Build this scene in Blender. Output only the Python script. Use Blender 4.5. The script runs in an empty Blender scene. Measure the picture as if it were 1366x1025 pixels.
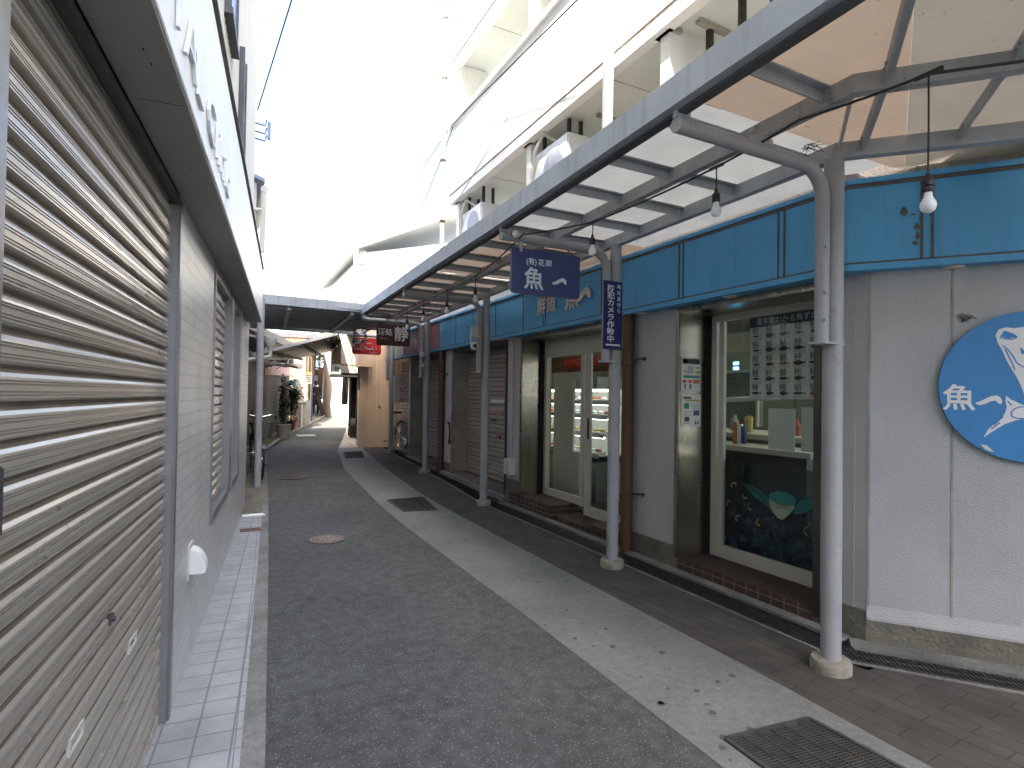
SKY, SUN, EXPO = .15, 4.0, 2.6
import bpy, bmesh, math, random
from mathutils import Vector, Matrix
random.seed(7)
C = bpy.context.scene.collection
R = math.radians
# ---------------------------------------------------------------- camera model
FPX = 750.; TH = R(27.05); PI_ = R(.9); RO = .0155; CX, CY = 683, 512.5 + 4.7; HC = 1.5
_s, _c = math.sin, math.cos
Fh = Vector((_s(TH), _c(TH), 0)); Rh = Vector((_c(TH), -_s(TH), 0)); Zu = Vector((0, 0, 1))
Fw = Fh * _c(PI_) + Zu * _s(PI_); Up = -Fh * _s(PI_) + Zu * _c(PI_)
Rc = Rh * _c(RO) + Up * _s(RO); Uc = Up * _c(RO) - Rh * _s(RO)
def ray(x, y): return Fw + Rc * ((x - CX) / FPX) - Uc * ((y - CY) / FPX)
def h(y):
    if y < 6.5: return 0.
    if y < 8.5: return .037 * (y - 6.5) ** 2 / 4
    if y < 20: return .037 * (y - 7.5)
    if y < 60: return .4625 + .02 * (y - 20)
    return 1.2625
def GZ(x, y, z):
    d = ray(x, y); t = (z - HC) / d.z; return Vector((d.x * t, d.y * t, z))
def GG(x, y):
    d = ray(x, y); lo, hi = .1, 500.
    for i in range(60):
        m = (lo + hi) / 2
        if HC + d.z * m - h(d.y * m) > 0: lo = m
        else: hi = m
    return Vector((d.x * lo, d.y * lo, h(d.y * lo)))
def PX(x, y, X):
    d = ray(x, y); t = X / d.x; return Vector((X, d.y * t, HC + d.z * t))
def PY(x, y, Y):
    d = ray(x, y); t = Y / d.y; return Vector((d.x * t, Y, HC + d.z * t))
# ---------------------------------------------------------------- frames
class Fr:
    def __init__(s, O, d, n):
        s.O = Vector((O[0], O[1], 0)); s.d = Vector((d[0], d[1], 0)).normalized(); s.n = Vector((n[0], n[1], 0)).normalized()
    def p(s, a, w, z): return s.O + s.d * a + s.n * w + Vector((0, 0, z))
    def hit(s, x, y, w=0):
        d = ray(x, y); P = s.O + s.n * w
        t = s.n.dot(P) / (d.x * s.n.x + d.y * s.n.y)
        q = Vector((d.x * t, d.y * t, HC + d.z * t)); return (q - s.O).dot(s.d), q.z
FL = Fr((-.467, 0), (.0893, .996), (.996, -.0893))
FR = Fr((3.58, 0), (0, 1), (-1, 0))
F2 = Fr((3.53, 2.2), (.62, -.785), (-.785, -.62))
# ---------------------------------------------------------------- materials
def N(nt, t, **k):
    n = nt.nodes.new(t)
    for a, b in k.items(): setattr(n, a, b)
    return n
def rgb(c): return (c[0], c[1], c[2], 1)
MATS = {}
def M(name, col, rough=.6, metal=0., var=.12, scale=6., bump=0., bscale=60., streak=0., scol=(.25, .2, .15), axis='xyz',
      rust=0., rcol=(.2, .08, .03), trans=0., emit=0., fine=.05, spec=.5, speck=0., spcol=(.5, .5, .5), spscale=150., coat=0.):
    m = bpy.data.materials.new(name); m.use_nodes = True; nt = m.node_tree; b = nt.nodes['Principled BSDF']; L = nt.links.new
    tc = N(nt, 'ShaderNodeTexCoord')
    bmp = N(nt, 'ShaderNodeMapping'); bmp.inputs['Scale'].default_value = {'xyz': (1, 1, 1), 'y': (1, .12, 1)}[axis]; L(tc.outputs['Object'], bmp.inputs[0])
    def noise(sc, det=4, dist=0., vec=None, ro=.55):
        n = N(nt, 'ShaderNodeTexNoise'); n.inputs['Scale'].default_value = sc; n.inputs['Detail'].default_value = det
        n.inputs['Distortion'].default_value = dist; n.inputs['Roughness'].default_value = ro
        L(vec or bmp.outputs[0], n.inputs['Vector']); return n.outputs['Fac']
    def mapr(v, a, bb, c, d):
        n = N(nt, 'ShaderNodeMapRange'); n.inputs[1].default_value = a; n.inputs[2].default_value = bb
        n.inputs[3].default_value = c; n.inputs[4].default_value = d; L(v, n.inputs[0]); return n.outputs[0]
    def mix(f, A, B, mode='MIX'):
        n = N(nt, 'ShaderNodeMix', data_type='RGBA', blend_type=mode)
        for v, i in ((f, 0), (A, 6), (B, 7)):
            if isinstance(v, (int, float)): n.inputs[i].default_value = v
            elif isinstance(v, tuple): n.inputs[i].default_value = rgb(v)
            else: L(v, n.inputs[i])
        return n.outputs[2]
    lo = tuple(max(0, x * (1 - var)) for x in col); hi = tuple(min(1, x * (1 + var)) for x in col)
    c = mix(mapr(noise(scale), .3, .7, 0, 1), lo, hi)
    if fine: c = mix(mapr(noise(scale * 14), .3, .7, 0, 1), mix(1., c, (1 - fine,) * 3, 'MULTIPLY'), c)
    if speck:
        v = N(nt, 'ShaderNodeTexVoronoi'); v.inputs['Scale'].default_value = spscale; L(tc.outputs['Object'], v.inputs['Vector'])
        sp = N(nt, 'ShaderNodeSeparateColor'); L(v.outputs['Color'], sp.inputs[0])
        f = N(nt, 'ShaderNodeMath', operation='MULTIPLY'); L(mapr(sp.outputs[0], .55, 1., 0, speck), f.inputs[0]); L(mapr(v.outputs['Distance'], .1, .45, 1, 0), f.inputs[1])
        c = mix(f.outputs[0], c, spcol)
    if streak:
        mp = N(nt, 'ShaderNodeMapping'); mp.inputs['Scale'].default_value = (7, 7, .55) if axis == 'xyz' else (6, .5, 6); L(tc.outputs['Object'], mp.inputs[0])
        c = mix(mapr(noise(2.2, 5, .3, mp.outputs[0]), .5, .78, 0, streak), c, scol)
    if rust:
        c = mix(mapr(noise(9, 8, .6, None, .7), .58, .66, 0, rust), c, rcol)
    L(c, b.inputs['Base Color'])
    b.inputs['Roughness'].default_value = rough; b.inputs['Metallic'].default_value = metal
    b.inputs['Specular IOR Level'].default_value = spec
    L(mapr(noise(scale * 2.3), .3, .7, max(0, rough - .08), min(1, rough + .1)), b.inputs['Roughness'])
    if coat: b.inputs['Coat Weight'].default_value = coat
    if bump:
        bm_ = N(nt, 'ShaderNodeBump'); bm_.inputs['Strength'].default_value = bump; bm_.inputs['Distance'].default_value = .01
        L(noise(bscale, 3), bm_.inputs['Height']); L(bm_.outputs[0], b.inputs['Normal'])
    if trans: b.inputs['Transmission Weight'].default_value = trans
    if emit: b.inputs['Emission Strength'].default_value = emit; b.inputs['Emission Color'].default_value = rgb(col)
    MATS[name] = m
    return m
def brickmat(name, c1, c2, mortar, bw, bh, ms, plane='XY', rot=0., rough=.6, bump=.4, offset=.5, spec=.5, grain=.0, stain=0., msm=.1, loc=(0, 0)):
    m = bpy.data.materials.new(name); m.use_nodes = True; nt = m.node_tree; b = nt.nodes['Principled BSDF']; L = nt.links.new
    tc = N(nt, 'ShaderNodeTexCoord'); sp = N(nt, 'ShaderNodeSeparateXYZ'); cb = N(nt, 'ShaderNodeCombineXYZ')
    L(tc.outputs['Object'], sp.inputs[0])
    if plane == 'XY': L(sp.outputs[0], cb.inputs[0]); L(sp.outputs[1], cb.inputs[1])
    elif plane == 'YZ': L(sp.outputs[1], cb.inputs[0]); L(sp.outputs[2], cb.inputs[1])
    elif plane == 'XZ': L(sp.outputs[0], cb.inputs[0]); L(sp.outputs[2], cb.inputs[1])
    mp = N(nt, 'ShaderNodeMapping'); mp.inputs['Rotation'].default_value = (0, 0, rot); mp.inputs['Location'].default_value = (loc[0], loc[1], 0); L(cb.outputs[0], mp.inputs[0])
    t = N(nt, 'ShaderNodeTexBrick'); t.offset = offset; L(mp.outputs[0], t.inputs['Vector'])
    t.inputs['Color1'].default_value = rgb(c1); t.inputs['Color2'].default_value = rgb(c2); t.inputs['Mortar'].default_value = rgb(mortar)
    t.inputs['Scale'].default_value = 1; t.inputs['Mortar Size'].default_value = ms; t.inputs['Brick Width'].default_value = bw
    t.inputs['Row Height'].default_value = bh; t.inputs['Mortar Smooth'].default_value = msm
    n = N(nt, 'ShaderNodeTexNoise'); n.inputs['Scale'].default_value = 3.1; n.inputs['Detail'].default_value = 8; n.inputs['Roughness'].default_value = .65; L(tc.outputs['Object'], n.inputs['Vector'])
    mr = N(nt, 'ShaderNodeMapRange'); mr.inputs[1].default_value = .3; mr.inputs[2].default_value = .7; mr.inputs[3].default_value = 1 - .22 - stain; mr.inputs[4].default_value = 1.08; L(n.outputs['Fac'], mr.inputs[0])
    mx = N(nt, 'ShaderNodeMix', data_type='RGBA', blend_type='MULTIPLY'); mx.inputs[0].default_value = 1; L(t.outputs['Color'], mx.inputs[6]); L(mr.outputs[0], mx.inputs[7])
    n2 = N(nt, 'ShaderNodeTexNoise'); n2.inputs['Scale'].default_value = 220; n2.inputs['Detail'].default_value = 2; L(tc.outputs['Object'], n2.inputs['Vector'])
    mr2 = N(nt, 'ShaderNodeMapRange'); mr2.inputs[1].default_value = .3; mr2.inputs[2].default_value = .7; mr2.inputs[3].default_value = 1 - grain; mr2.inputs[4].default_value = 1 + grain; L(n2.outputs['Fac'], mr2.inputs[0])
    mx2 = N(nt, 'ShaderNodeMix', data_type='RGBA', blend_type='MULTIPLY'); mx2.inputs[0].default_value = 1; L(mx.outputs[2], mx2.inputs[6]); L(mr2.outputs[0], mx2.inputs[7])
    L(mx2.outputs[2], b.inputs['Base Color']); b.inputs['Roughness'].default_value = rough; b.inputs['Specular IOR Level'].default_value = spec
    bp = N(nt, 'ShaderNodeBump'); bp.inputs['Strength'].default_value = bump; bp.inputs['Distance'].default_value = .004; bp.invert = True
    L(t.outputs['Fac'], bp.inputs['Height']); L(bp.outputs[0], b.inputs['Normal'])
    MATS[name] = m; return m
def glass(name, tint=(.8, .85, .82), rough=.02, fac=.9):
    m = bpy.data.materials.new(name); m.use_nodes = True; nt = m.node_tree; L = nt.links.new
    for n in list(nt.nodes): nt.nodes.remove(n)
    o = N(nt, 'ShaderNodeOutputMaterial'); t = N(nt, 'ShaderNodeBsdfTransparent'); g = N(nt, 'ShaderNodeBsdfGlossy'); mx = N(nt, 'ShaderNodeMixShader'); f = N(nt, 'ShaderNodeLayerWeight'); f.inputs[0].default_value = .5
    pw = N(nt, 'ShaderNodeMath', operation='POWER'); pw.inputs[1].default_value = 4.5; L(f.outputs['Facing'], pw.inputs[0]); ad = N(nt, 'ShaderNodeMath', operation='MULTIPLY_ADD'); ad.inputs[1].default_value = .8; ad.inputs[2].default_value = .045; L(pw.outputs[0], ad.inputs[0])
    t.inputs[0].default_value = rgb(tint); g.inputs['Roughness'].default_value = rough
    n_ = N(nt, 'ShaderNodeTexNoise'); n_.inputs['Scale'].default_value = 4; mr = N(nt, 'ShaderNodeMapRange'); mr.inputs[3].default_value = rough; mr.inputs[4].default_value = rough + .06
    L(n_.outputs[0], mr.inputs[0]); L(mr.outputs[0], g.inputs['Roughness'])
    L(ad.outputs[0], mx.inputs[0]); L(t.outputs[0], mx.inputs[1]); L(g.outputs[0], mx.inputs[2]); L(mx.outputs[0], o.inputs[0])
    MATS[name] = m; return m
def sheet_mat(name, col, spots=.0, dens=.6):
    """weathered translucent roofing sheet: diffuse + translucent, with grime spots"""
    m = bpy.data.materials.new(name); m.use_nodes = True; nt = m.node_tree; L = nt.links.new
    for n in list(nt.nodes): nt.nodes.remove(n)
    o = N(nt, 'ShaderNodeOutputMaterial'); d = N(nt, 'ShaderNodeBsdfDiffuse'); t = N(nt, 'ShaderNodeBsdfTranslucent'); mx = N(nt, 'ShaderNodeMixShader'); mx.inputs[0].default_value = dens
    tc = N(nt, 'ShaderNodeTexCoord')
    n1 = N(nt, 'ShaderNodeTexNoise'); n1.inputs['Scale'].default_value = 2.2; n1.inputs['Detail'].default_value = 8; n1.inputs['Roughness'].default_value = .7; L(tc.outputs['Object'], n1.inputs['Vector'])
    r1 = N(nt, 'ShaderNodeMapRange'); r1.inputs[1].default_value = .3; r1.inputs[2].default_value = .75; r1.inputs[3].default_value = 1.05; r1.inputs[4].default_value = .8; L(n1.outputs[0], r1.inputs[0])
    n2 = N(nt, 'ShaderNodeTexNoise'); n2.inputs['Scale'].default_value = 26; n2.inputs['Detail'].default_value = 3; n2.inputs['Roughness'].default_value = .6; L(tc.outputs['Object'], n2.inputs['Vector'])
    r2 = N(nt, 'ShaderNodeMapRange'); r2.inputs[1].default_value = .70; r2.inputs[2].default_value = .73; r2.inputs[3].default_value = 0; r2.inputs[4].default_value = spots; L(n2.outputs[0], r2.inputs[0])
    a = N(nt, 'ShaderNodeMix', data_type='RGBA', blend_type='MULTIPLY'); a.inputs[0].default_value = 1; a.inputs[6].default_value = rgb(col); L(r1.outputs[0], a.inputs[7])
    b = N(nt, 'ShaderNodeMix', data_type='RGBA'); L(r2.outputs[0], b.inputs[0]); L(a.outputs[2], b.inputs[6]); b.inputs[7].default_value = (.12, .07, .05, 1)
    L(b.outputs[2], d.inputs[0]); L(b.outputs[2], t.inputs[0]); L(d.outputs[0], mx.inputs[1]); L(t.outputs[0], mx.inputs[2]); L(mx.outputs[0], o.inputs[0])
    MATS[name] = m; return m

M('asphalt', (.092, .098, .094), .85, var=.2, scale=.9, bump=1., bscale=110, speck=.7, spcol=(.42, .46, .46), spscale=95, fine=.45)
M('concrete', (.180, .190, .180), .85, var=.15, scale=1.6, bump=.4, bscale=160, speck=.5, spcol=(.5, .51, .48), spscale=110, fine=.25, rust=.35, rcol=(.13, .13, .12))
M('kerb', (.21, .215, .20), .9, var=.28, scale=3, bump=.6, bscale=90, fine=.3, rust=.5, rcol=(.34, .35, .33))
M('mossy_concrete', (.17, .16, .13), .9, var=.3, scale=5, bump=.9, bscale=45, fine=.25, rust=.8, rcol=(.06, .065, .04))
brickmat('paver', (.068, .062, .055), (.084, .077, .069), (.045, .041, .038), .32, .105, .0045, rot=1.5, rough=.9, bump=.4, grain=.25, stain=.25)
brickmat('brick_step', (.075, .042, .034), (.095, .052, .042), (.2, .17, .13), .11, .06, .005, 'YZ', rough=.75, bump=.4, offset=0, grain=.12, stain=.2)
brickmat('brick_tread', (.068, .045, .038), (.08, .05, .042), (.10, .07, .055), .11, .11, .004, 'XY', rough=.8, bump=.3, offset=0, grain=.12, stain=.2)
brickmat('floor_tile', (.33, .345, .355), (.36, .37, .38), (.19, .20, .20), .145, .145, .0045, 'XY', rot=.0895, rough=.6, bump=.3, offset=0, grain=.12, stain=.05, loc=(.465 + .007, 0))
brickmat('wall_tile', (.50, .50, .495), (.53, .53, .52), (.36, .35, .33), .455, .066, .003, 'YZ', rough=.38, bump=.5, offset=.5, grain=.03, stain=-.05, msm=.3)
brickmat('pale_path_tile', (.42, .38, .33), (.48, .44, .38), (.22, .2, .17), .4, .3, .01, 'XY', rough=.7, bump=.3, offset=0, grain=.1)
M('stucco', (.46, .47, .475), .85, var=.06, scale=2.5, bump=.6, bscale=110, fine=.05, streak=.18, scol=(.36, .35, .32))
M('stucco_pink', (.46, .41, .37), .9, var=.12, scale=3, bump=1., bscale=60, streak=.3)
M('concrete_wall', (.36, .34, .29), .9, var=.2, scale=4, bump=.7, bscale=40, streak=.35, scol=(.16, .14, .1))
M('blue_fascia', (.10, .38, .68), .45, var=.10, scale=1.6, fine=.03, streak=.3, scol=(.05, .13, .2), spec=.4)
M('blue_disc', (.045, .24, .55), .45, var=.06, scale=3, fine=.03, rust=.15, rcol=(.04, .13, .2))
M('pink_fascia', (.33, .17, .22), .5, var=.12, scale=3, streak=.3, scol=(.2, .13, .17))
M('mauve_fascia', (.17, .15, .22), .5, var=.12, scale=3)
M('green_fascia', (.33, .4, .36), .5, var=.1, scale=3)
M('dark_trim', (.10, .095, .085), .6, var=.2, scale=8)
M('stainless', (.34, .31, .26), .30, .9, var=.2, scale=1.3, streak=.3, scol=(.09, .075, .05), fine=.1)
M('stainless_dark', (.10, .095, .08), .4, .85, var=.25, scale=2, streak=.5, scol=(.05, .045, .03))
M('black_gap', (.01, .01, .01), .8)
M('cream_frame', (.55, .53, .46), .5, var=.05, scale=5, streak=.12, scol=(.3, .27, .2))
M('grey_paint', (.40, .43, .46), .5, var=.1, scale=5, fine=.06, streak=.28, scol=(.17, .17, .17), spec=.4, rust=.12, rcol=(.16, .1, .07))
M('grey_paint_worn', (.40, .415, .42), .55, var=.14, scale=6, fine=.1, streak=.45, scol=(.12, .11, .1), rust=.5, rcol=(.1, .06, .04))
M('outer_beam_paint', (.42, .46, .52), .45, var=.1, scale=4, streak=.55, scol=(.2, .215, .24), spec=.4)
M('beam_dark', (.085, .085, .085), .6, var=.15, scale=5)
M('post_paint', (.35, .36, .375), .45, var=.08, scale=4, fine=.06, streak=.25, scol=(.2, .21, .23), rust=.3, rcol=(.2, .15, .12))
M('footing', (.30, .28, .23), .9, var=.25, scale=9, bump=.8, bscale=60, rust=.9, rcol=(.2, .09, .035))
sheet_mat('sheet_white', (.66, .67, .65), .35, .30)
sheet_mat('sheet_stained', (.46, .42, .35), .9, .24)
sheet_mat('sheet_peach', (.56, .44, .34), 1., .26)
M('groove', (.15, .12, .09), .8, var=.3, scale=5)
M('shutter', (.53, .485, .425), .28, .5, var=.10, scale=1.6, streak=.3, scol=(.29, .235, .18), fine=.05, rust=.18, rcol=(.30, .20, .14), axis='y')
M('shutter_brown', (.36, .31, .265), .5, .3, var=.12, scale=2, streak=.35, scol=(.2, .13, .09), rust=.15, rcol=(.22, .12, .07), axis='y')
M('alu_rail', (.30, .30, .31), .4, .7, var=.1, scale=3, streak=.3, scol=(.15, .15, .15))
M('alu_dark', (.09, .095, .10), .45, .5, var=.1, scale=3)
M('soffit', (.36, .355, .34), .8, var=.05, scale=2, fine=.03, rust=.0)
M('soffit_pale', (.66, .68, .62), .8, var=.06, scale=1.5, fine=.03, streak=.0)
M('white_panel', (.82, .82, .80), .4, var=.03, scale=2, fine=.02)
M('white_wall', (.80, .80, .76), .8, var=.06, scale=1.5, fine=.04, streak=.22, scol=(.55, .52, .45))
M('siding', (.60, .60, .57), .5, var=.05, scale=4, streak=.12)
M('window_blue', (.12, .15, .24), .2, .1, var=.2, scale=2, spec=.8)
M('white_plastic', (.75, .76, .76), .35, var=.03, scale=6)
M('ivory_plastic', (.56, .55, .50), .5, var=.06, scale=6, streak=.15)
M('brown_pipe', (.105, .048, .024), .5, var=.15, scale=5, streak=.35, scol=(.06, .025, .015))
M('dark_iron', (.045, .045, .042), .55, .5, var=.3, scale=20, fine=.2)
M('grate_iron', (.085, .085, .08), .55, .4, var=.3, scale=12, fine=.2, rust=.3, rcol=(.12, .08, .05))
M('rusty_iron', (.16, .095, .065), .8, .2, var=.35, scale=12, rust=.7, rcol=(.09, .04, .025))
M('manhole_iron', (.30, .25, .20), .7, .3, var=.25, scale=15, rust=.4, rcol=(.15, .1, .07))
M('black_rubber', (.018, .018, .018), .6)
M('navy_sign', (.035, .05, .17), .4, var=.05, scale=5)
M('deep_blue_sign', (.02, .02, .13), .35, var=.04, scale=5)
M('letter_pale', (.62, .74, .80), .5, var=.05)
M('letter_white', (.80, .81, .82), .5, var=.03)
M('letter_cream', (.66, .66, .60), .5, var=.05)
M('letter_dark', (.03, .03, .035), .6)
M('letter_red', (.65, .02, .015), .5)
M('letter_grey', (.35, .36, .4), .5)
M('brown_sign', (.06, .022, .014), .5, var=.08)
M('red_sign', (.62, .035, .05), .45, var=.06, scale=5)
M('sign_white', (.66, .64, .60), .5, var=.05, streak=.1)
M('bulb_white', (.84, .85, .88), .25, var=.01, spec=.5)
M('bulb_black', (.02, .02, .022), .5)
M('paper', (.74, .75, .70), .8, var=.04, scale=4)
M('paper_grey', (.80, .81, .76), .8, var=.05, scale=4)
M('poster_head', (.035, .07, .09), .7)
M('fish_dark', (.05, .055, .055), .7, var=.3, scale=40)
M('fish_red', (.40, .10, .05), .7)
M('yellow', (.50, .42, .12), .6); M('orange', (.55, .17, .05), .6); M('dim_banner', (.16, .05, .025), .7); M('teal', (.03, .20, .19), .6, var=.15); M('light_teal', (.16, .33, .31), .6)
M('mural_dark', (.008, .011, .010), .25, var=.6, scale=5); M('mural_yellow', (.30, .29, .12), .4, var=.4, scale=20)
M('mural_pale', (.34, .42, .32), .4, var=.15, scale=8)
M('peach_siding', (.84, .64, .44), .6, var=.06, scale=3, streak=.08)
M('cream_wall', (.55, .49, .38), .8, var=.1, scale=3, streak=.3, scol=(.3, .24, .16))
M('dark_wood', (.034, .025, .019), .8, var=.3, scale=9, streak=.5, scol=(.03, .02, .015))
M('brown_wood', (.20, .12, .07), .7, var=.25, scale=6, streak=.4, scol=(.1, .06, .04))
M('pink_awning', (.46, .30, .28), .8, var=.25, scale=12, streak=.5, scol=(.3, .22, .2))
M('corrugated', (.56, .53, .48), .6, .2, var=.15, scale=3, streak=.35, scol=(.2, .17, .13), rust=.25)
M('corrugated_brown', (.26, .21, .15), .7, .1, var=.2, scale=4, rust=.5)
M('beige_box', (.48, .45, .36), .6, var=.06, scale=5, streak=.2)
M('moss', (.07, .085, .03), .95, var=.35, scale=14, bump=1, bscale=60)
M('leaf', (.045, .085, .03), .7, var=.35, scale=7); M('leaf_bright', (.20, .30, .05), .6, var=.35, scale=7); M('leaf_dark', (.018, .035, .018), .7, var=.3, scale=7)
M('bark', (.09, .07, .05), .9, bump=.8, bscale=40); M('stone_planter', (.28, .26, .22), .85, var=.15, bump=.5)
M('tarp_teal', (.015, .16, .19), .5, var=.2, scale=9, bump=.8, bscale=12)
M('tyre', (.015, .015, .015), .7); M('chrome', (.6, .6, .6), .2, 1., var=.05); M('bike_dark', (.03, .035, .04), .4, .2); M('bike_blue', (.25, .42, .5), .4, .2); M('saddle', (.02, .018, .017), .6); M('basket_wire', (.05, .06, .07), .4, .4); M('basket_tan', (.33, .2, .14), .5, .3)
M('skin', (.5, .3, .22), .6); M('hair', (.03, .015, .01), .6); M('coat_dark', (.02, .022, .026), .8); M('shoe_white', (.6, .6, .6), .6)
M('room_wall', (.40, .40, .32), .8, var=.08, scale=2); M('room_dark', (.14, .15, .115), .8, var=.2, scale=2); M('room_floor', (.05, .06, .055), .5)
M('steel_grey', (.30, .33, .33), .4, .3, var=.08); M('fridge_white', (.55, .58, .55), .4, var=.04)
M('curtain', (.30, .27, .24), .9, var=.1, bump=.3, bscale=10)
M('wire', (.03, .03, .035), .7); M('roof_tile', (.09, .09, .10), .7, var=.2, scale=10)
M('gum', (.085, .088, .084), .9)
m = M('tube_light', (.95, 1., .85), .5, emit=7.5); m2 = M('case_light', (1., 1., .92), .5, emit=1.3); M('led_blue', (.1, .5, 1.), .5, emit=2.5)
glass('glass'); glass('case_glass', (.93, .96, .94), .0)
# smoked see-through film for the lower part of the shop window
def film():
    m = bpy.data.materials.new('window_film'); m.use_nodes = True; nt = m.node_tree; L = nt.links.new
    for n in list(nt.nodes): nt.nodes.remove(n)
    o = N(nt, 'ShaderNodeOutputMaterial'); t = N(nt, 'ShaderNodeBsdfTransparent'); t.inputs[0].default_value = (.35, .36, .3, 1)
    p = N(nt, 'ShaderNodeBsdfPrincipled'); tc = N(nt, 'ShaderNodeTexCoord'); mx = N(nt, 'ShaderNodeMixShader')
    sp = N(nt, 'ShaderNodeSeparateXYZ'); L(tc.outputs['Object'], sp.inputs[0])
    n1 = N(nt, 'ShaderNodeTexNoise'); n1.inputs['Scale'].default_value = 5.5; n1.inputs['Detail'].default_value = 7; n1.inputs['Distortion'].default_value = 2.2; n1.inputs['Roughness'].default_value = .6; L(tc.outputs['Object'], n1.inputs['Vector'])
    rp = N(nt, 'ShaderNodeValToRGB'); e = rp.color_ramp.elements
    e[0].position = .40; e[0].color = (.004, .007, .008, 1); e[1].position = .76; e[1].color = (.15, .24, .24, 1)
    k = e.new(.50); k.color = (.012, .03, .055, 1); k = e.new(.62); k.color = (.035, .085, .11, 1)
    L(n1.outputs[0], rp.inputs[0]); L(rp.outputs[0], p.inputs['Base Color']); p.inputs['Roughness'].default_value = .25
    zr = N(nt, 'ShaderNodeMapRange'); zr.inputs[1].default_value = .55; zr.inputs[2].default_value = .85; zr.inputs[3].default_value = .95; zr.inputs[4].default_value = .35
    L(sp.outputs[2], zr.inputs[0]); L(zr.outputs[0], mx.inputs[0]); L(t.outputs[0], mx.inputs[1]); L(p.outputs[0], mx.inputs[2]); L(mx.outputs[0], o.inputs[0])
    MATS['window_film'] = m
film()
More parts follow.
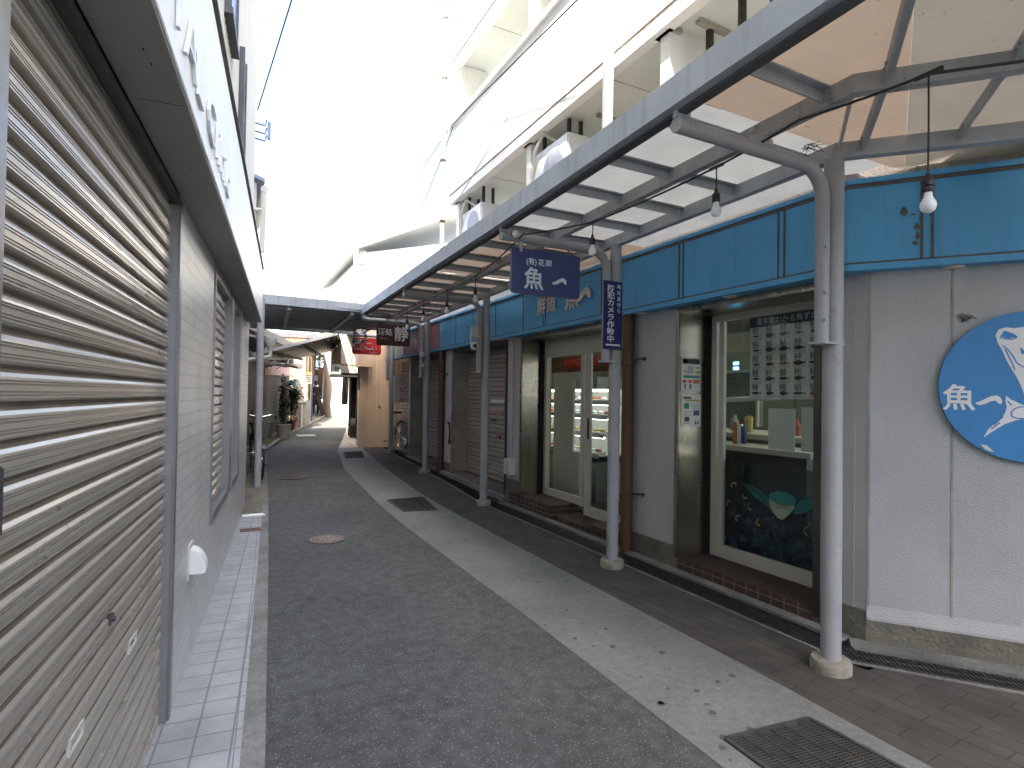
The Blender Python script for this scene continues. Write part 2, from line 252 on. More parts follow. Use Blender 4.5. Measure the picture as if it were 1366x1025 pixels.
# ---------------------------------------------------------------- mesh builder
BASE = {}
class MB:
    def __init__(s): s.v = []; s.f = []; s.m = []; s.mi = 0
    def add(s, vs, fs):
        k = len(s.v); s.v += [Vector(v) for v in vs]; s.f += [tuple(i + k for i in f) for f in fs]; s.m += [s.mi] * len(fs); return s
    def hexa(s, p):   # 8 pts: bottom 4 loop, top 4 loop
        return s.add(p, [(3, 2, 1, 0), (4, 5, 6, 7), (0, 1, 5, 4), (1, 2, 6, 5), (2, 3, 7, 6), (3, 0, 4, 7)])
    def box(s, x0, x1, y0, y1, z0, z1):
        return s.hexa([(x0, y0, z0), (x1, y0, z0), (x1, y1, z0), (x0, y1, z0), (x0, y0, z1), (x1, y0, z1), (x1, y1, z1), (x0, y1, z1)])
    def fb(s, F, a0, a1, w0, w1, z0, z1):
        return s.hexa([F.p(a0, w0, z0), F.p(a1, w0, z0), F.p(a1, w1, z0), F.p(a0, w1, z0), F.p(a0, w0, z1), F.p(a1, w0, z1), F.p(a1, w1, z1), F.p(a0, w1, z1)])
    def bar(s, a, b, w, hh, up=Vector((0, 0, 1))):  # rectangular bar a->b, width w, height hh
        a = Vector(a); b = Vector(b); d = (b - a).normalized(); r = d.cross(up).normalized() * w / 2; u = r.cross(d).normalized() * hh / 2
        return s.hexa([a - r - u, a + r - u, b + r - u, b - r - u, a - r + u, a + r + u, b + r + u, b - r + u])
    def tube(s, pts, r, n=10, cap=True):
        pts = [Vector(p) for p in pts]; rings = []; k = len(s.v)
        rr = r if isinstance(r, (list, tuple)) else [r] * len(pts)
        prev = None
        for i, p in enumerate(pts):
            d = (pts[min(i + 1, len(pts) - 1)] - pts[max(i - 1, 0)]).normalized()
            if prev is None:
                a = Vector((0, 0, 1)) if abs(d.z) < .9 else Vector((1, 0, 0)); u = d.cross(a).normalized()
            else: u = (prev - d * prev.dot(d)).normalized()
            prev = u; w = d.cross(u)
            rings.append([p + (u * math.cos(2 * math.pi * j / n) + w * math.sin(2 * math.pi * j / n)) * rr[i] for j in range(n)])
        vs = [v for g in rings for v in g]; fs = []
        for i in range(len(pts) - 1):
            for j in range(n): fs.append((i * n + j, i * n + (j + 1) % n, (i + 1) * n + (j + 1) % n, (i + 1) * n + j))
        if cap: fs.append(tuple(range(n))[::-1]); fs.append(tuple((len(pts) - 1) * n + j for j in range(n)))
        return s.add(vs, fs)
    def cyl(s, a, b, r, n=16): return s.tube([a, b], r, n)
    def lathe(s, c, prof, n=16, axis=None):   # prof [(r,z)] about vertical through c
        c = Vector(c); vs = []; fs = []
        for r, z in prof:
            for j in range(n): vs.append(c + Vector((r * math.cos(2 * math.pi * j / n), r * math.sin(2 * math.pi * j / n), z)))
        for i in range(len(prof) - 1):
            for j in range(n): fs.append((i * n + j, i * n + (j + 1) % n, (i + 1) * n + (j + 1) % n, (i + 1) * n + j))
        fs.append(tuple(range(n))[::-1]); fs.append(tuple((len(prof) - 1) * n + j for j in range(n)))
        return s.add(vs, fs)
    def prism(s, pts, vec):
        pts = [Vector(p) for p in pts]; vec = Vector(vec); n = len(pts)
        return s.add(pts + [p + vec for p in pts], [tuple(range(n))[::-1], tuple(range(n, 2 * n))] + [(i, (i + 1) % n, n + (i + 1) % n, n + i) for i in range(n)])
    def grid(s, rows):
        n = len(rows[0]); vs = [p for r in rows for p in r]; fs = []
        for i in range(len(rows) - 1):
            for j in range(n - 1): fs.append((i * n + j, i * n + j + 1, (i + 1) * n + j + 1, (i + 1) * n + j))
        return s.add(vs, fs)
    def build(s, name, mat, parent=None, base=None, smooth=False, bev=0., label=None, flat=False):
        if parent is not None: base = BASE[parent.name]
        elif base is None: base = Vector((0, 0, 0))
        base = Vector(base)
        me = bpy.data.meshes.new(name); me.from_pydata([v - base for v in s.v], [], s.f)
        mats = mat if isinstance(mat, (list, tuple)) else [mat]
        for q in mats: me.materials.append(MATS[q])
        for p, i in zip(me.polygons, s.m): p.material_index = i
        if not flat:
            bm = bmesh.new(); bm.from_mesh(me); bmesh.ops.recalc_face_normals(bm, faces=bm.faces)
            if bev:
                es = [e for e in bm.edges if len(e.link_faces) == 2 and e.calc_face_angle(0) > .6]
                bmesh.ops.bevel(bm, geom=es, offset=bev, segments=2, affect='EDGES', clamp_overlap=True)
            bm.to_mesh(me); bm.free()
        if smooth:
            for p in me.polygons: p.use_smooth = True
            try: me.set_sharp_from_angle(angle=R(38))
            except Exception: pass
        o = bpy.data.objects.new(name, me); C.objects.link(o)
        if parent is not None: o.parent = parent
        else: o.location = base
        BASE[o.name] = base
        if label: o['label'] = label
        return o
def tag(o, label, cat, group=None):
    o['label'] = label; o['category'] = cat
    if group: o['group'] = group
    return o
def thing(name, label, cat, loc, group=None):
    o = bpy.data.objects.new(name, None); C.objects.link(o); o.location = Vector(loc); o.empty_display_size = .1
    BASE[o.name] = Vector(loc); return tag(o, label, cat, group)
def struct(o, k='structure'): o['kind'] = k; return o
def copy_tree(o, loc, parent=None):
    c = o.copy(); C.objects.link(c)
    if parent is None: c.location = loc
    else: c.parent = parent
    for ch in list(o.children): copy_tree(ch, None, c)
    BASE[c.name] = Vector(loc) if loc is not None else BASE[parent.name]
    return c
def text(body, size, mat, name, parent, org, xd, yd=(0, 0, 1), ext=.002, off=0., ax='CENTER', ay='CENTER', sx=1., ls=1., shear=0., label=None, mb=None):
    cu = bpy.data.curves.new('t', 'FONT'); cu.body = body; cu.size = size; cu.extrude = ext; cu.offset = min(off, size * .016); cu.align_x = ax; cu.align_y = ay
    cu.space_line = ls; cu.shear = shear; cu.resolution_u = 3
    ob = bpy.data.objects.new('t', cu); C.objects.link(ob); dg = bpy.context.evaluated_depsgraph_get(); dg.update()
    me = bpy.data.meshes.new_from_object(ob.evaluated_get(dg)); bpy.data.objects.remove(ob)
    xd = Vector(xd).normalized(); yd = Vector(yd).normalized(); nd = xd.cross(yd); org = Vector(org)
    g = mb or MB(); vs = [org + xd * v.co.x * sx + yd * v.co.y + nd * v.co.z for v in me.vertices]
    g.add(vs, [tuple(p.vertices) for p in me.polygons]); bpy.data.meshes.remove(me)
    if mb is None: return g.build(name, mat, parent, flat=True, label=label)
# ================================================================ GROUND
def interp(pl):
    def f(y):
        if y <= pl[0][1]: return pl[0][0]
        for (x0, y0), (x1, y1) in zip(pl, pl[1:]):
            if y <= y1: return x0 + (x1 - x0) * (y - y0) / (y1 - y0)
        (x0, y0), (x1, y1) = pl[-2:]
        return x1 + (x1 - x0) * (y - y1) / (y1 - y0) * .7
    return f
wallL = lambda y: -.467 + .0897 * y
tileO = interp([(-1.0, -12), (-.09, 0), (.086, 2.527), (.226, 4.484), (.42, 7.3), (.50, 8.45)])
asL = interp([(-.86, -12), (.006, 0), (.183, 2.587), (.361, 5.195), (.556, 8.28), (.6, 9.2), (.85, 13.4), (1.36, 15.67), (2.42, 19.15), (3.61, 23.65), (5.1, 31.66), (7.5, 44.3)])
asR = interp([(1.9, -12), (1.82, 0), (1.84, 1.66), (1.847, 2.04), (1.868, 3.5), (1.864, 6.17), (1.905, 7.86), (1.95, 9.12), (1.99, 10.6), (2.29, 13.14), (2.68, 14.74), (3.57, 18.75), (4.6, 22.2), (6.3, 31), (9.2, 44)])
coR = interp([(2.75, -12), (2.6, 0), (2.619, 1.3), (2.646, 2.08), (2.64, 5.), (2.645, 6.9), (2.65, 8.46), (2.71, 10.16), (2.87, 12.94), (2.95, 13.6)])
drO = interp([(3.22, -12), (3.22, 2.), (3.235, 4.3), (3.22, 7.35), (3.3, 8.4), (3.345, 9.8), (3.365, 10.6), (3.38, 13.6)])
def strip(name, ys, fl, fr, off, mat, nx=2, base=(0, 0, 0), hf=None):
    g = MB(); g.grid([[Vector((fl(y) + (fr(y) - fl(y)) * i / (nx - 1), y, (hf or h)(y) + off)) for i in range(nx)] for y in ys])
    o = g.build(name, mat, base=base)
    for p in o.data.polygons:
        if p.normal.z < 0: p.flip()
    return struct(o)
def rng(a, b, st): n = max(1, round((b - a) / st)); return [a + (b - a) * i / n for i in range(n + 1)]
g = MB(); YS = [-300, -60, -12] + rng(-10, 60, 1.0) + [120, 400]
g.grid([[Vector((x, y, h(y) - .03)) for x in (-300, -40, -8, -2, 0, 2, 4, 8, 40, 300)] for y in YS])
o = g.build('ground', 'concrete'); struct(o)
strip('road', rng(-12, 60, .5), asL, asR, 0, 'asphalt', 5)
strip('gutter_concrete', rng(-12, 13.6, .4), asR, coR, .002, 'concrete', 3)
strip('brick_pavement', rng(1.9, 13.6, .4), coR, drO, 0, 'paver', 3)
g = MB(); g.grid([[Vector((x, y, 0)) for x in (2.62, 3.5, 5, 9, 14)] for y in rng(-12, 1.9, .8)])
# plaza paving in front of the side wall, cut along the side drain
g = MB(); dq = F2.p(.0, .32, 0); far = F2.p(12, .32, 0)
g.grid([[Vector((coR(y), y, 0)) for y in rng(-12, 1.9, .7)], [Vector((max(coR(y) + .3, (3.42 + (1.9 - y) * .79)), y, 0)) for y in rng(-12, 1.9, .7)]])
o = g.build('pavement_plaza', 'paver'); struct(o)
strip('kerb_stone', rng(-12, 8.45, .4), tileO, asL, .012, 'kerb', 2)
strip('tile_path', rng(-12, 7.45, .4), lambda y: wallL(y) - .05, tileO, .02, 'floor_tile', 2)
strip('tile_border', rng(-12, 7.3, .4), lambda y: tileO(y) - .028, lambda y: tileO(y) - .024, .0225, 'kerb', 2)
strip('house_apron', rng(7.45, 8.45, .25), lambda y: wallL(y) - .05, tileO, .014, 'mossy_concrete', 2)
strip('side_ground', rng(8.45, 44, .6), lambda y: asL(y) - 1.6, asL, .006, 'mossy_concrete', 3)
strip('kerb_line', rng(13.4, 24.5, .5), lambda y: asL(y) - .09, lambda y: asL(y) + .01, .05, 'kerb', 2)
strip('moss_verge', rng(13.6, 19.4, .4), lambda y: asL(y) - .42, lambda y: asL(y) - .09, .035, 'moss', 3)
strip('far_pavement', rng(13.6, 30, .5), asR, lambda y: asR(y) + 1.6, .008, 'pale_path_tile', 3)
# gum and stain spots on the concrete
g = MB()
for i in range(46):
    y = random.uniform(1.3, 8.5); x = random.uniform(1.9, 2.58); r = random.uniform(.006, .018) if i > 9 else random.uniform(.012, .021)
    if i < 9: y = random.uniform(1.7, 3.2); a = random.uniform(0, 3)
    g.add([(x + r * (1 + .5 * math.cos(k * .9 + a)) * math.cos(k * .785), y + r * (1 + .3 * math.sin(k + a)) * math.sin(k * .785), h(y) + .0045) for k in range(8)], [tuple(range(8))])
o = g.build('gum_spots', 'gum', flat=True); o['kind'] = 'stuff'
# joint crack in the brick pavement
# ---- grates
def lid(name, quad, nb, nc, label, group=None):
    """steel grate: frame, bearing bars and cross rods over a dark pit"""
    a, b, c_, d = [Vector(q) for q in quad]; base = (a + b + c_ + d) / 4
    t = thing(name, label, 'drain grate', base, group)
    P = lambda u, v, z=0: a.lerp(b, u).lerp(d.lerp(c_, u), v) + Vector((0, 0, z))
    g = MB(); g.add([P(0, 0, .004), P(1, 0, .004), P(1, 1, .004), P(0, 1, .004)], [(0, 1, 2, 3)]); g.build('pit', 'black_gap', t, flat=True)
    g = MB()
    for u, v, u2, v2 in ((0, 0, 1, 0), (1, 0, 1, 1), (1, 1, 0, 1), (0, 1, 0, 0)): g.bar(P(u, v, .008), P(u2, v2, .008), .02, .012)
    g.build('frame', 'grate_iron', t)
    g = MB()
    for i in range(1, nb): g.bar(P(i / nb, 0, .009), P(i / nb, 1, .009), .006, .008)
    for i in range(1, nc): g.bar(P(0, i / nc, .0075), P(1, i / nc, .0075), .006, .005)
    g.build('bars', 'grate_iron', t)
def gq(l, z=.0): return [GG(*q) + Vector((0, 0, z)) for q in l]
q1 = [GZ(968, 988, 0), GZ(1080, 961, 0)]; dv = Vector((.0, -.62, 0))
lid('drain_grate', [q1[1], q1[0], q1[0] + dv * 1.0 + Vector((-.02, 0, 0)), q1[1] + dv + Vector((.02, 0, 0))], 6, 40, 'dark square steel drain grate in the concrete strip nearest the camera')
g2_ = gq([(564, 664), (517, 668), (539, 683), (583, 681)]); lid('drain_grate', g2_, 6, 26, 'worn square steel drain grate in the concrete strip between the second and third canopy posts')
g3_ = gq([(483, 603), (457, 604), (461, 612), (486, 611)]); lid('drain_grate', g3_, 5, 14, 'small striped drain grate at the far end of the concrete strip near the peach wall')
# side channel grates (long)
t = thing('channel_grate', 'long narrow dark drain channel along the foot of the shop front', 'channel grate', (3.33, 6, 0))
g = MB(); ys = rng(2.1, 13.5, .35)
g.grid([[Vector((drO(y) + .01, y, h(y) + .001)), Vector((drO(y) + .20, y, h(y) + .001))] for y in ys]); g.build('pit', 'black_gap', t, flat=True)
g = MB()
for y0, y1 in zip(ys, ys[1:]):
    for k in (.012, .075, .135, .198): g.bar((drO(y0) + k, y0, h(y0) + .006), (drO(y1) + k, y1, h(y1) + .006), .008, .01)
y = 2.1
while y < 13.4: g.bar((drO(y) + .01, y, h(y) + .006), (drO(y) + .2, y, h(y) + .006), .008, .006); y += .022 if y < 6 else .05
g.build('bars', 'dark_iron', t)
g = MB()
for y0, y1 in zip(ys, ys[1:]): g.bar((drO(y0) - .004, y0, h(y0) + .003), (drO(y1) - .004, y1, h(y1) + .003), .022, .008)
g.build('edge_strip', 'kerb', t)
t = thing('channel_grate', 'slotted drain channel grate running to the right below the side wall with the round sign', 'channel grate', F2.p(1, .25, 0))
g = MB(); a = F2.p(-.12, .18, .001); b = F2.p(4.5, .18, .001); c_ = F2.p(4.5, .34, .001); d = F2.p(-.22, .34, .001)
g.add([a, b, c_, d], [(0, 1, 2, 3)]); g.build('pit', 'black_gap', t, flat=True)
g = MB()
for w in (.182, .26, .336): g.bar(F2.p(-.15, w, .007), F2.p(4.5, w, .007), .010, .010)
s = -.12
while s < 3.0:
    g.bar(F2.p(s, .185, .007), F2.p(s + .03, .26, .007), .009, .008); g.bar(F2.p(s + .02, .26, .007), F2.p(s + .05, .335, .007), .009, .008); s += .026
g.build('bars', 'grate_iron', t)
g = MB(); g.bar(F2.p(-.2, .352, .003), F2.p(4.5, .352, .003), .022, .008); g.build('edge_strip', 'kerb', t)
# manhole covers
def manhole(px, py, r, label, mat='manhole_iron', rings=5):
    c = GG(px, py); t = thing('manhole_cover', label, 'manhole cover', c)
    g = MB(); g.lathe(c, [(r, .0), (r, .006), (r * .95, .0065)], 32); g.build('cover', 'grate_iron', t)
    g = MB()
    for k in range(rings):
        r0 = r * (.18 + .16 * k)
        for j in range(10):
            a0 = j * .6283 + .07; pts = [c + Vector((r0 * math.cos(a0 + i * .12), r0 * math.sin(a0 + i * .12), .0085)) for i in range(5)]
            for p, q in zip(pts, pts[1:]): g.bar(p, q, r * .07, .005)
    for j in range(10):
        a0 = j * .6283; g.bar(c + Vector((r * .1 * math.cos(a0), r * .1 * math.sin(a0), .008)), c + Vector((r * .93 * math.cos(a0), r * .93 * math.sin(a0), .008)), r * .06, .005)
    g.build('pattern', mat, t)
manhole(436, 720, .19, 'round rusty manhole cover with ring pattern in the near asphalt')
manhole(390, 637, .24, 'flat dull manhole cover in the asphalt beyond the patterned one', 'rusty_iron', 2)
for px, py, l in ((408, 581, 'pale oblong cover plate in the lane beside the stone planter'), (453, 559, 'pale cover plate in the far lane in front of the fabric banner')):
    c = GG(px, py); g = MB(); g.box(c.x - .24, c.x + .24, c.y - .3, c.y + .3, c.z - .01, c.z + .008); tag(g.build('cover_plate', 'white_plastic', base=c), l, 'cover plate')
# rusty strip drain and white pvc stub near the tile path
c = GZ(334, 707, .022); t = g = MB(); g.box(c.x - .10, c.x + .10, c.y - .07, c.y + .07, .018, .026)
for i in range(9): g.box(c.x - .09 + i * .022, c.x - .083 + i * .022, c.y - .055, c.y + .055, .026, .03)
tag(g.build('drain_cover', 'rusty_iron', base=(c.x, c.y, .02)), 'small rusty brown drain cover set in the white floor tiles', 'drain cover')
c = GZ(338, 688, .03); g = MB(); g.tube([(c.x - .12, c.y, .03), (c.x + .1, c.y + .01, .03), (c.x + .13, c.y + .01, .02)], [.022, .022, .008], 8); tag(g.build('pipe_stub', 'letter_white', base=(c.x, c.y, .02)), 'short white pipe stub lying across the tile path by the kerb', 'pipe')

# ================================================================ CLINIC BUILDING (left)
cb = thing('clinic_building', 'white tiled clinic building with large corrugated roller shutter on the left', 'building', FL.p(3, 0, 0))
HB = 14.0; SE = 8.25
g = MB()   # masonry around openings: openings: big shutter 1.3..2.86, windows 4.36..5.68 and 5.9..6.62
W0 = -.22
def wall(g, segs, z0, z1, w0, w1, F):
    """segs: list (a0,a1,openz0,openz1) openings"""
    pass
g.fb(FL, 3.0, 4.3605, W0, 0, -.1, 2.42); g.fb(FL, 6.62, SE, W0, 0, -.1, 2.42); g.fb(FL, 5.68, 5.9, W0, 0, .66, 2.33)
g.fb(FL, 4.36, 6.62, W0, 0, -.1, .64); g.fb(FL, 4.36, 6.62, W0, 0, 2.33, 2.42); g.build('tiled_wall', 'wall_tile', cb)
for a, b in ((-1.2, 1.24), (-12, -4.2)): g = MB(); g.fb(FL, a, b, W0, 0, -.1, 2.42); g.build('tiled_wall', 'wall_tile', cb)
g = MB(); g.fb(FL, -12, SE, -5.5, W0 - .02, -.1, HB); g.fb(FL, -12, SE - .001, W0 - .02, -.02, 2.43, HB); g.build('core_wall', 'siding', cb)
# corrugated siding
g = MB(); rows = [[], []]; s = -2.0; k = 0
while s < SE:
    for ds, w in ((0, .0), (.02, .0), (.026, .02), (.055, .02), (.061, .0)):
        rows[0].append(FL.p(s + ds, w, 3.0)); rows[1].append(FL.p(s + ds, w, HB))
    s += .09
rows[0].append(FL.p(SE, 0, 3.)); rows[1].append(FL.p(SE, 0, HB)); g.grid(rows); g.build('siding', 'siding', cb, flat=True)
g = MB(); g.fb(FL, SE - .03, SE + .015, -.03, .02, 2.4, HB); g.build('corner_trim', 'window_blue', cb)
g = MB(); g.fb(FL, -12, SE + .1, -.3, .12, HB, HB + .12); g.build('roof_edge', 'alu_rail', cb)
# fascia box
s1 = 7.9
g = MB(); prof = [(.0, 2.41), (.167, 2.40), (.17, 2.404), (.17, 2.62), (.165, 3.04), (.15, 3.07), (.0, 3.07)]
g.prism([FL.p(-3.5, w, z) for w, z in prof], FL.d * (s1 + 3.5)); g.build('fascia', 'white_panel', cb)
g = MB(); g.fb(FL, -3.5, s1 + .002, .0, .178, 3.072, 3.085); g.build('fascia_flashing', 'dark_trim', cb)
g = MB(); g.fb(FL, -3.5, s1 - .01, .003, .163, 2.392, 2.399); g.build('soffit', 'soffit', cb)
g = MB()
for s in (2.05, 4.9): g.fb(FL, s, s + .0015, .03, .15, 2.3912, 2.3922)
for s, w in ((1.75, .1), (1.82, .105), (2.6, .09), (3.1, .11), (3.2, .05), (4.2, .1), (4.5, .06)): g.fb(FL, s, s + .012, w, w + .004, 2.3912, 2.3922)
g.build('soffit_joints', 'black_gap', cb)
# raised letters
for wi, (word, s0_, s1_) in enumerate((('DENTAL', 1.02, 2.26), ('Clinic', 2.40, 3.22))):
    g = MB(); text(word, .235, None, None, cb, FL.p(0, .177, 2.545), FL.d, ext=.005, off=-.004, ax='LEFT', mb=g)
    ss = [(v - FL.O).dot(FL.d) for v in g.v]; a_, b_ = min(ss), max(ss)
    g.v = [v + FL.d * ((s0_ + (s_ - a_) * (s1_ - s0_) / (b_ - a_)) - s_) for v, s_ in zip(g.v, ss)]
    g.build('raised_lettering', 'white_plastic', cb, flat=True)
# upper windows
for (xa, xb, zb, zt) in ((299, 309, None, None), (320.5, 323.5, None, None)):
    sa = FL.hit(xa, 60, .02)[0]; sb = FL.hit(xb, 60, .02)[0]
    zb = FL.hit(309, 67, .02)[1] if xa < 310 else 3.3; zt = HB - .8 if xa < 310 else FL.hit(322, 77, .02)[1]
    g = MB(); g.fb(FL, sa, sb, .0, .05, zb, zt); w = g.build('window', 'window_blue', cb)
    g = MB(); g.fb(FL, sa - .04, sb + .04, .0, .075, zb - .05, zb - .002); g.fb(FL, sa - .04, sa - .002, 0, .065, zb, zt); g.fb(FL, sb + .002, sb + .04, 0, .065, zb, zt); g.build('frame', 'alu_dark', w)
# shutters
PROF = [(0, -.009), (.006, -.009), (.009, -.001), (.014, .002), (.018, .002), (.0185, -.0008), (.021, -.0008), (.0215, .002), (.0245, .002), (.025, -.0008), (.0275, -.0008), (.028, .002),
        (.040, .002), (.0405, -.0008), (.043, -.0008), (.0435, .002), (.0465, .002), (.047, -.0008), (.0495, -.0008), (.050, .002), (.056, .001), (.064, -.004), (.071, -.009)]
def shutter(name, F, a0, a1, z0, z1, w, mat, parent, pitch=.0733, simple=False, label=None):
    g = MB(); pr = [PROF[i] for i in (0, 1, 3, 12, 20, 21, 22)] if simple else PROF; k = pitch / .0733; ra = []; rb = []; z = z0
    rn = random.Random(int(a0 * 100) + len(pr))
    while z < z1:
        j0 = rn.uniform(-.0012, .0012); j1 = rn.uniform(-.0012, .0012)
        for dz, dw in pr:
            if z + dz * k > z1: break
            ra.append(F.p(a0, w + dw * 1.3 + j0, z + dz * k + j1)); rb.append(F.p(a1, w + dw * 1.3 + j1, z + dz * k + j0))
        z += pitch
    g.grid([ra, rb]); np_ = len(pr); tot = len(g.m)
    for q in range(tot): g.m[q] = 1 if (q % np_) in ((0, np_ - 1, np_ - 2) if not simple else (0, np_ - 1)) else 0
    o = g.build(name, [mat, 'groove'], parent, flat=True, label=label)
    return o
sh = shutter('roller_shutter', FL, 1.25, 3.02, .0, 2.36, -.03, 'shutter', cb, label='large near corrugated roller shutter')
shutter('roller_shutter', FL, -4.2, -1.2, .0, 2.36, -.055, 'shutter', cb, simple=True)
def dot(px, py, w): s, z = FL.hit(px, py, w); return s, z
for px, py in ((176, 857), (100, 985)):
    s, z = dot(px, py, -.03); g = MB()
    g.fb(FL, s - .055, s + .055, -.034, -.025, z - .022, z - .014); g.fb(FL, s - .055, s + .055, -.034, -.025, z + .014, z + .022); g.fb(FL, s - .055, s - .047, -.034, -.025, z - .014, z + .014); g.fb(FL, s + .047, s + .055, -.034, -.025, z - .014, z + .014)
    g.build('pull_handle', 'ivory_plastic', sh)
s, z = dot(146, 826, -.03); g = MB(); g.fb(FL, s - .022, s + .022, -.034, -.022, z - .012, z + .012); g.cyl(FL.p(s, -.023, z), FL.p(s, -.014, z), .008, 12); g.build('lock', 'alu_dark', sh)
g = MB(); g.fb(FL, 1.3, 2.95, -.06, -.02, -.03, .004); g.build('bottom_bar', 'alu_rail', sh)
g = MB(); g.fb(FL, 1.24, 3.04, -.2, -.012, 2.37, 2.412); g.fb(FL, 1.24, 3.04, -.02, .006, 2.345, 2.372); g.build('lintel', 'alu_dark', cb)
g = MB()
g.fb(FL, 2.955, 2.963, -.08, .0, -.02, 2.345); g.fb(FL, 2.964, 2.972, -.08, -.016, -.02, 2.345); g.fb(FL, 2.973, 3.03, -.06, .008, -.02, 2.345)
g.build('guide_rail', 'alu_rail', cb, bev=.002)
g = MB(); g.fb(FL, 1.20, 1.286, -.12, .003, -.02, 2.345); g.build('guide_rail', 'alu_rail', cb, bev=.002)
s, z = FL.hit(5, 676, .02); g = MB(); g.fb(FL, s - .1, s, .005, .02, FL.hit(2, 725, .04)[1], FL.hit(2, 628, .04)[1]); kb = g.build('key_switch_box', 'alu_dark', cb, bev=.003)
g = MB(); g.fb(FL, -1.26, -1.2, -.12, .02, -.02, 2.31); g.build('guide_rail', 'alu_rail', cb)
# window shutters on the tiled wall
for a, b in ((4.38, 5.5), (5.92, 6.48)):
    w = MB(); w.fb(FL, a - .03, a, -.08, .012, .62, 2.34); w.fb(FL, b, b + .17, -.08, .022, .62, 2.34); w.fb(FL, a, b, -.08, .018, .60, .66); w.fb(FL, a, b, -.08, .01, 2.30, 2.34)
    fo = w.build('shutter_frame', 'alu_rail', cb)
    shutter('window_shutter', FL, a, b, .66, 2.3, -.035, 'shutter', fo, simple=True)
# dryer vent hood
s, z = FL.hit(253, 749, .0); g = MB(); pr = []
for i in range(9):
    a = math.pi / 2 * i / 8; pr.append((.085 * math.cos(a) * 1.0, -.05 + .125 * math.sin(a)))
L_ = [FL.p(s - .055, 0, z - .06)] + [FL.p(s - .055, w, z + zz) for w, zz in [(.075, -.06)] + pr]
g.prism(L_, FL.d * .11); hood = g.build('vent_hood', 'white_plastic', cb, smooth=True, bev=.004)
g = MB(); g.fb(FL, s - .075, s + .075, .0, .008, z - .085, z + .10); g.build('back_plate', 'ivory_plastic', hood)
# ================================================================ left neighbour
nb = thing('neighbour_house', 'small grey house with gutter and downpipe just past the white clinic on the left', 'house', FL.p(8.6, -1, 0))
g = MB(); g.fb(FL, 8.32, 13.3, -6, -.32, -.1, 2.75); g.build('wall', 'brown_wood', nb); g = MB(); g.fb(FL, 10.7, 13.3, -6, -.32, 2.75, 4.5); g.build('upper_storey', 'siding', nb)
g = MB(); g.hexa([FL.p(10.8, -.3, 4.5), FL.p(13.5, -.3, 4.5), FL.p(13.5, -6, 4.5), FL.p(10.8, -6, 4.5), FL.p(10.8, -.3, 4.56), FL.p(13.5, -.3, 4.56), FL.p(13.5, -3, 5.4), FL.p(10.8, -3, 5.4)])
g.build('roof', 'roof_tile', nb)
def Q(px, py, Y): return PY(px, py, Y)
Yg = 10.6; a = Q(353, 252, Yg)
g = MB(); zt = a.z
g.tube([(a.x, Yg, zt), (a.x, Yg + 2.5, zt)], .06, 10); g.build('gutter', 'ivory_plastic', nb, smooth=True)
g = MB(); g.hexa([(a.x - .9, Yg - .05, zt + .4), (a.x, Yg - .05, zt + .1), (a.x, Yg + 2.5, zt + .1), (a.x - .9, Yg + 2.5, zt + .4), (a.x - .9, Yg - .05, zt + .48), (a.x, Yg - .05, zt + .16), (a.x, Yg + 2.5, zt + .16), (a.x - .9, Yg + 2.5, zt + .48)]); g.build('eave', 'window_blue', nb)
g = MB(); g.box(a.x - .9, a.x - .12, Yg + .1, Yg + 2.4, 3.2, zt + .12); g.build('upper_wall', 'siding', nb)
g = MB(); g.tube([(a.x, Yg + .05, zt - .05), (a.x, Yg + .05, zt - .2), (a.x - .02, Yg + .05, zt - 1.1)], .045, 8); g.tube([(a.x, Yg + .05, zt - .35), (a.x - .6, Yg + .05, zt - .42)], .03, 8); g.build('downpipe', 'ivory_plastic', nb, smooth=True)
# lower shop canopy of the neighbour + hopper
Yh = 9.5; p = Q(361, 452, Yh); q = Q(333, 444, Yh); 
g = MB(); g.hexa([(q.x - .3, Yh, q.z + .02), (p.x, Yh, p.z - .05), (p.x, Yh + 3, p.z - .05), (q.x - .3, Yh + 3, q.z + .02), (q.x - .3, Yh, q.z + .05), (p.x, Yh, p.z - .02), (p.x, Yh + 3, p.z - .02), (q.x - .3, Yh + 3, q.z + .05)]); g.build('porch_roof', 'grey_paint', nb)
g = MB(); g.lathe((p.x, Yh, p.z - .16), [(.03, -.06), (.035, .0), (.06, .04), (.085, .12), (.09, .17), (.075, .17)], 10); g.tube([(p.x, Yh, p.z - .2), (p.x, Yh, p.z - .27), (p.x - .1, Yh, p.z - .30), (q.x - .1, Yh, p.z - .36)], .03, 8); g.build('rain_hopper', 'ivory_plastic', nb, smooth=True)
# wood lattice / boards on its front
g = MB()
for i in range(16):
    s = 8.35 + i * .3; g.fb(FL, s, s + .05, -.32, -.29, .0, 2.6)
g.build('door_battens', 'dark_wood', nb)
g = MB(); s, z = FL.hit(339, 520, -.3); g.fb(FL, 8.7, 9.4, -.33, -.285, 1.4, 2.2); g.build('window', 'letter_grey', nb)
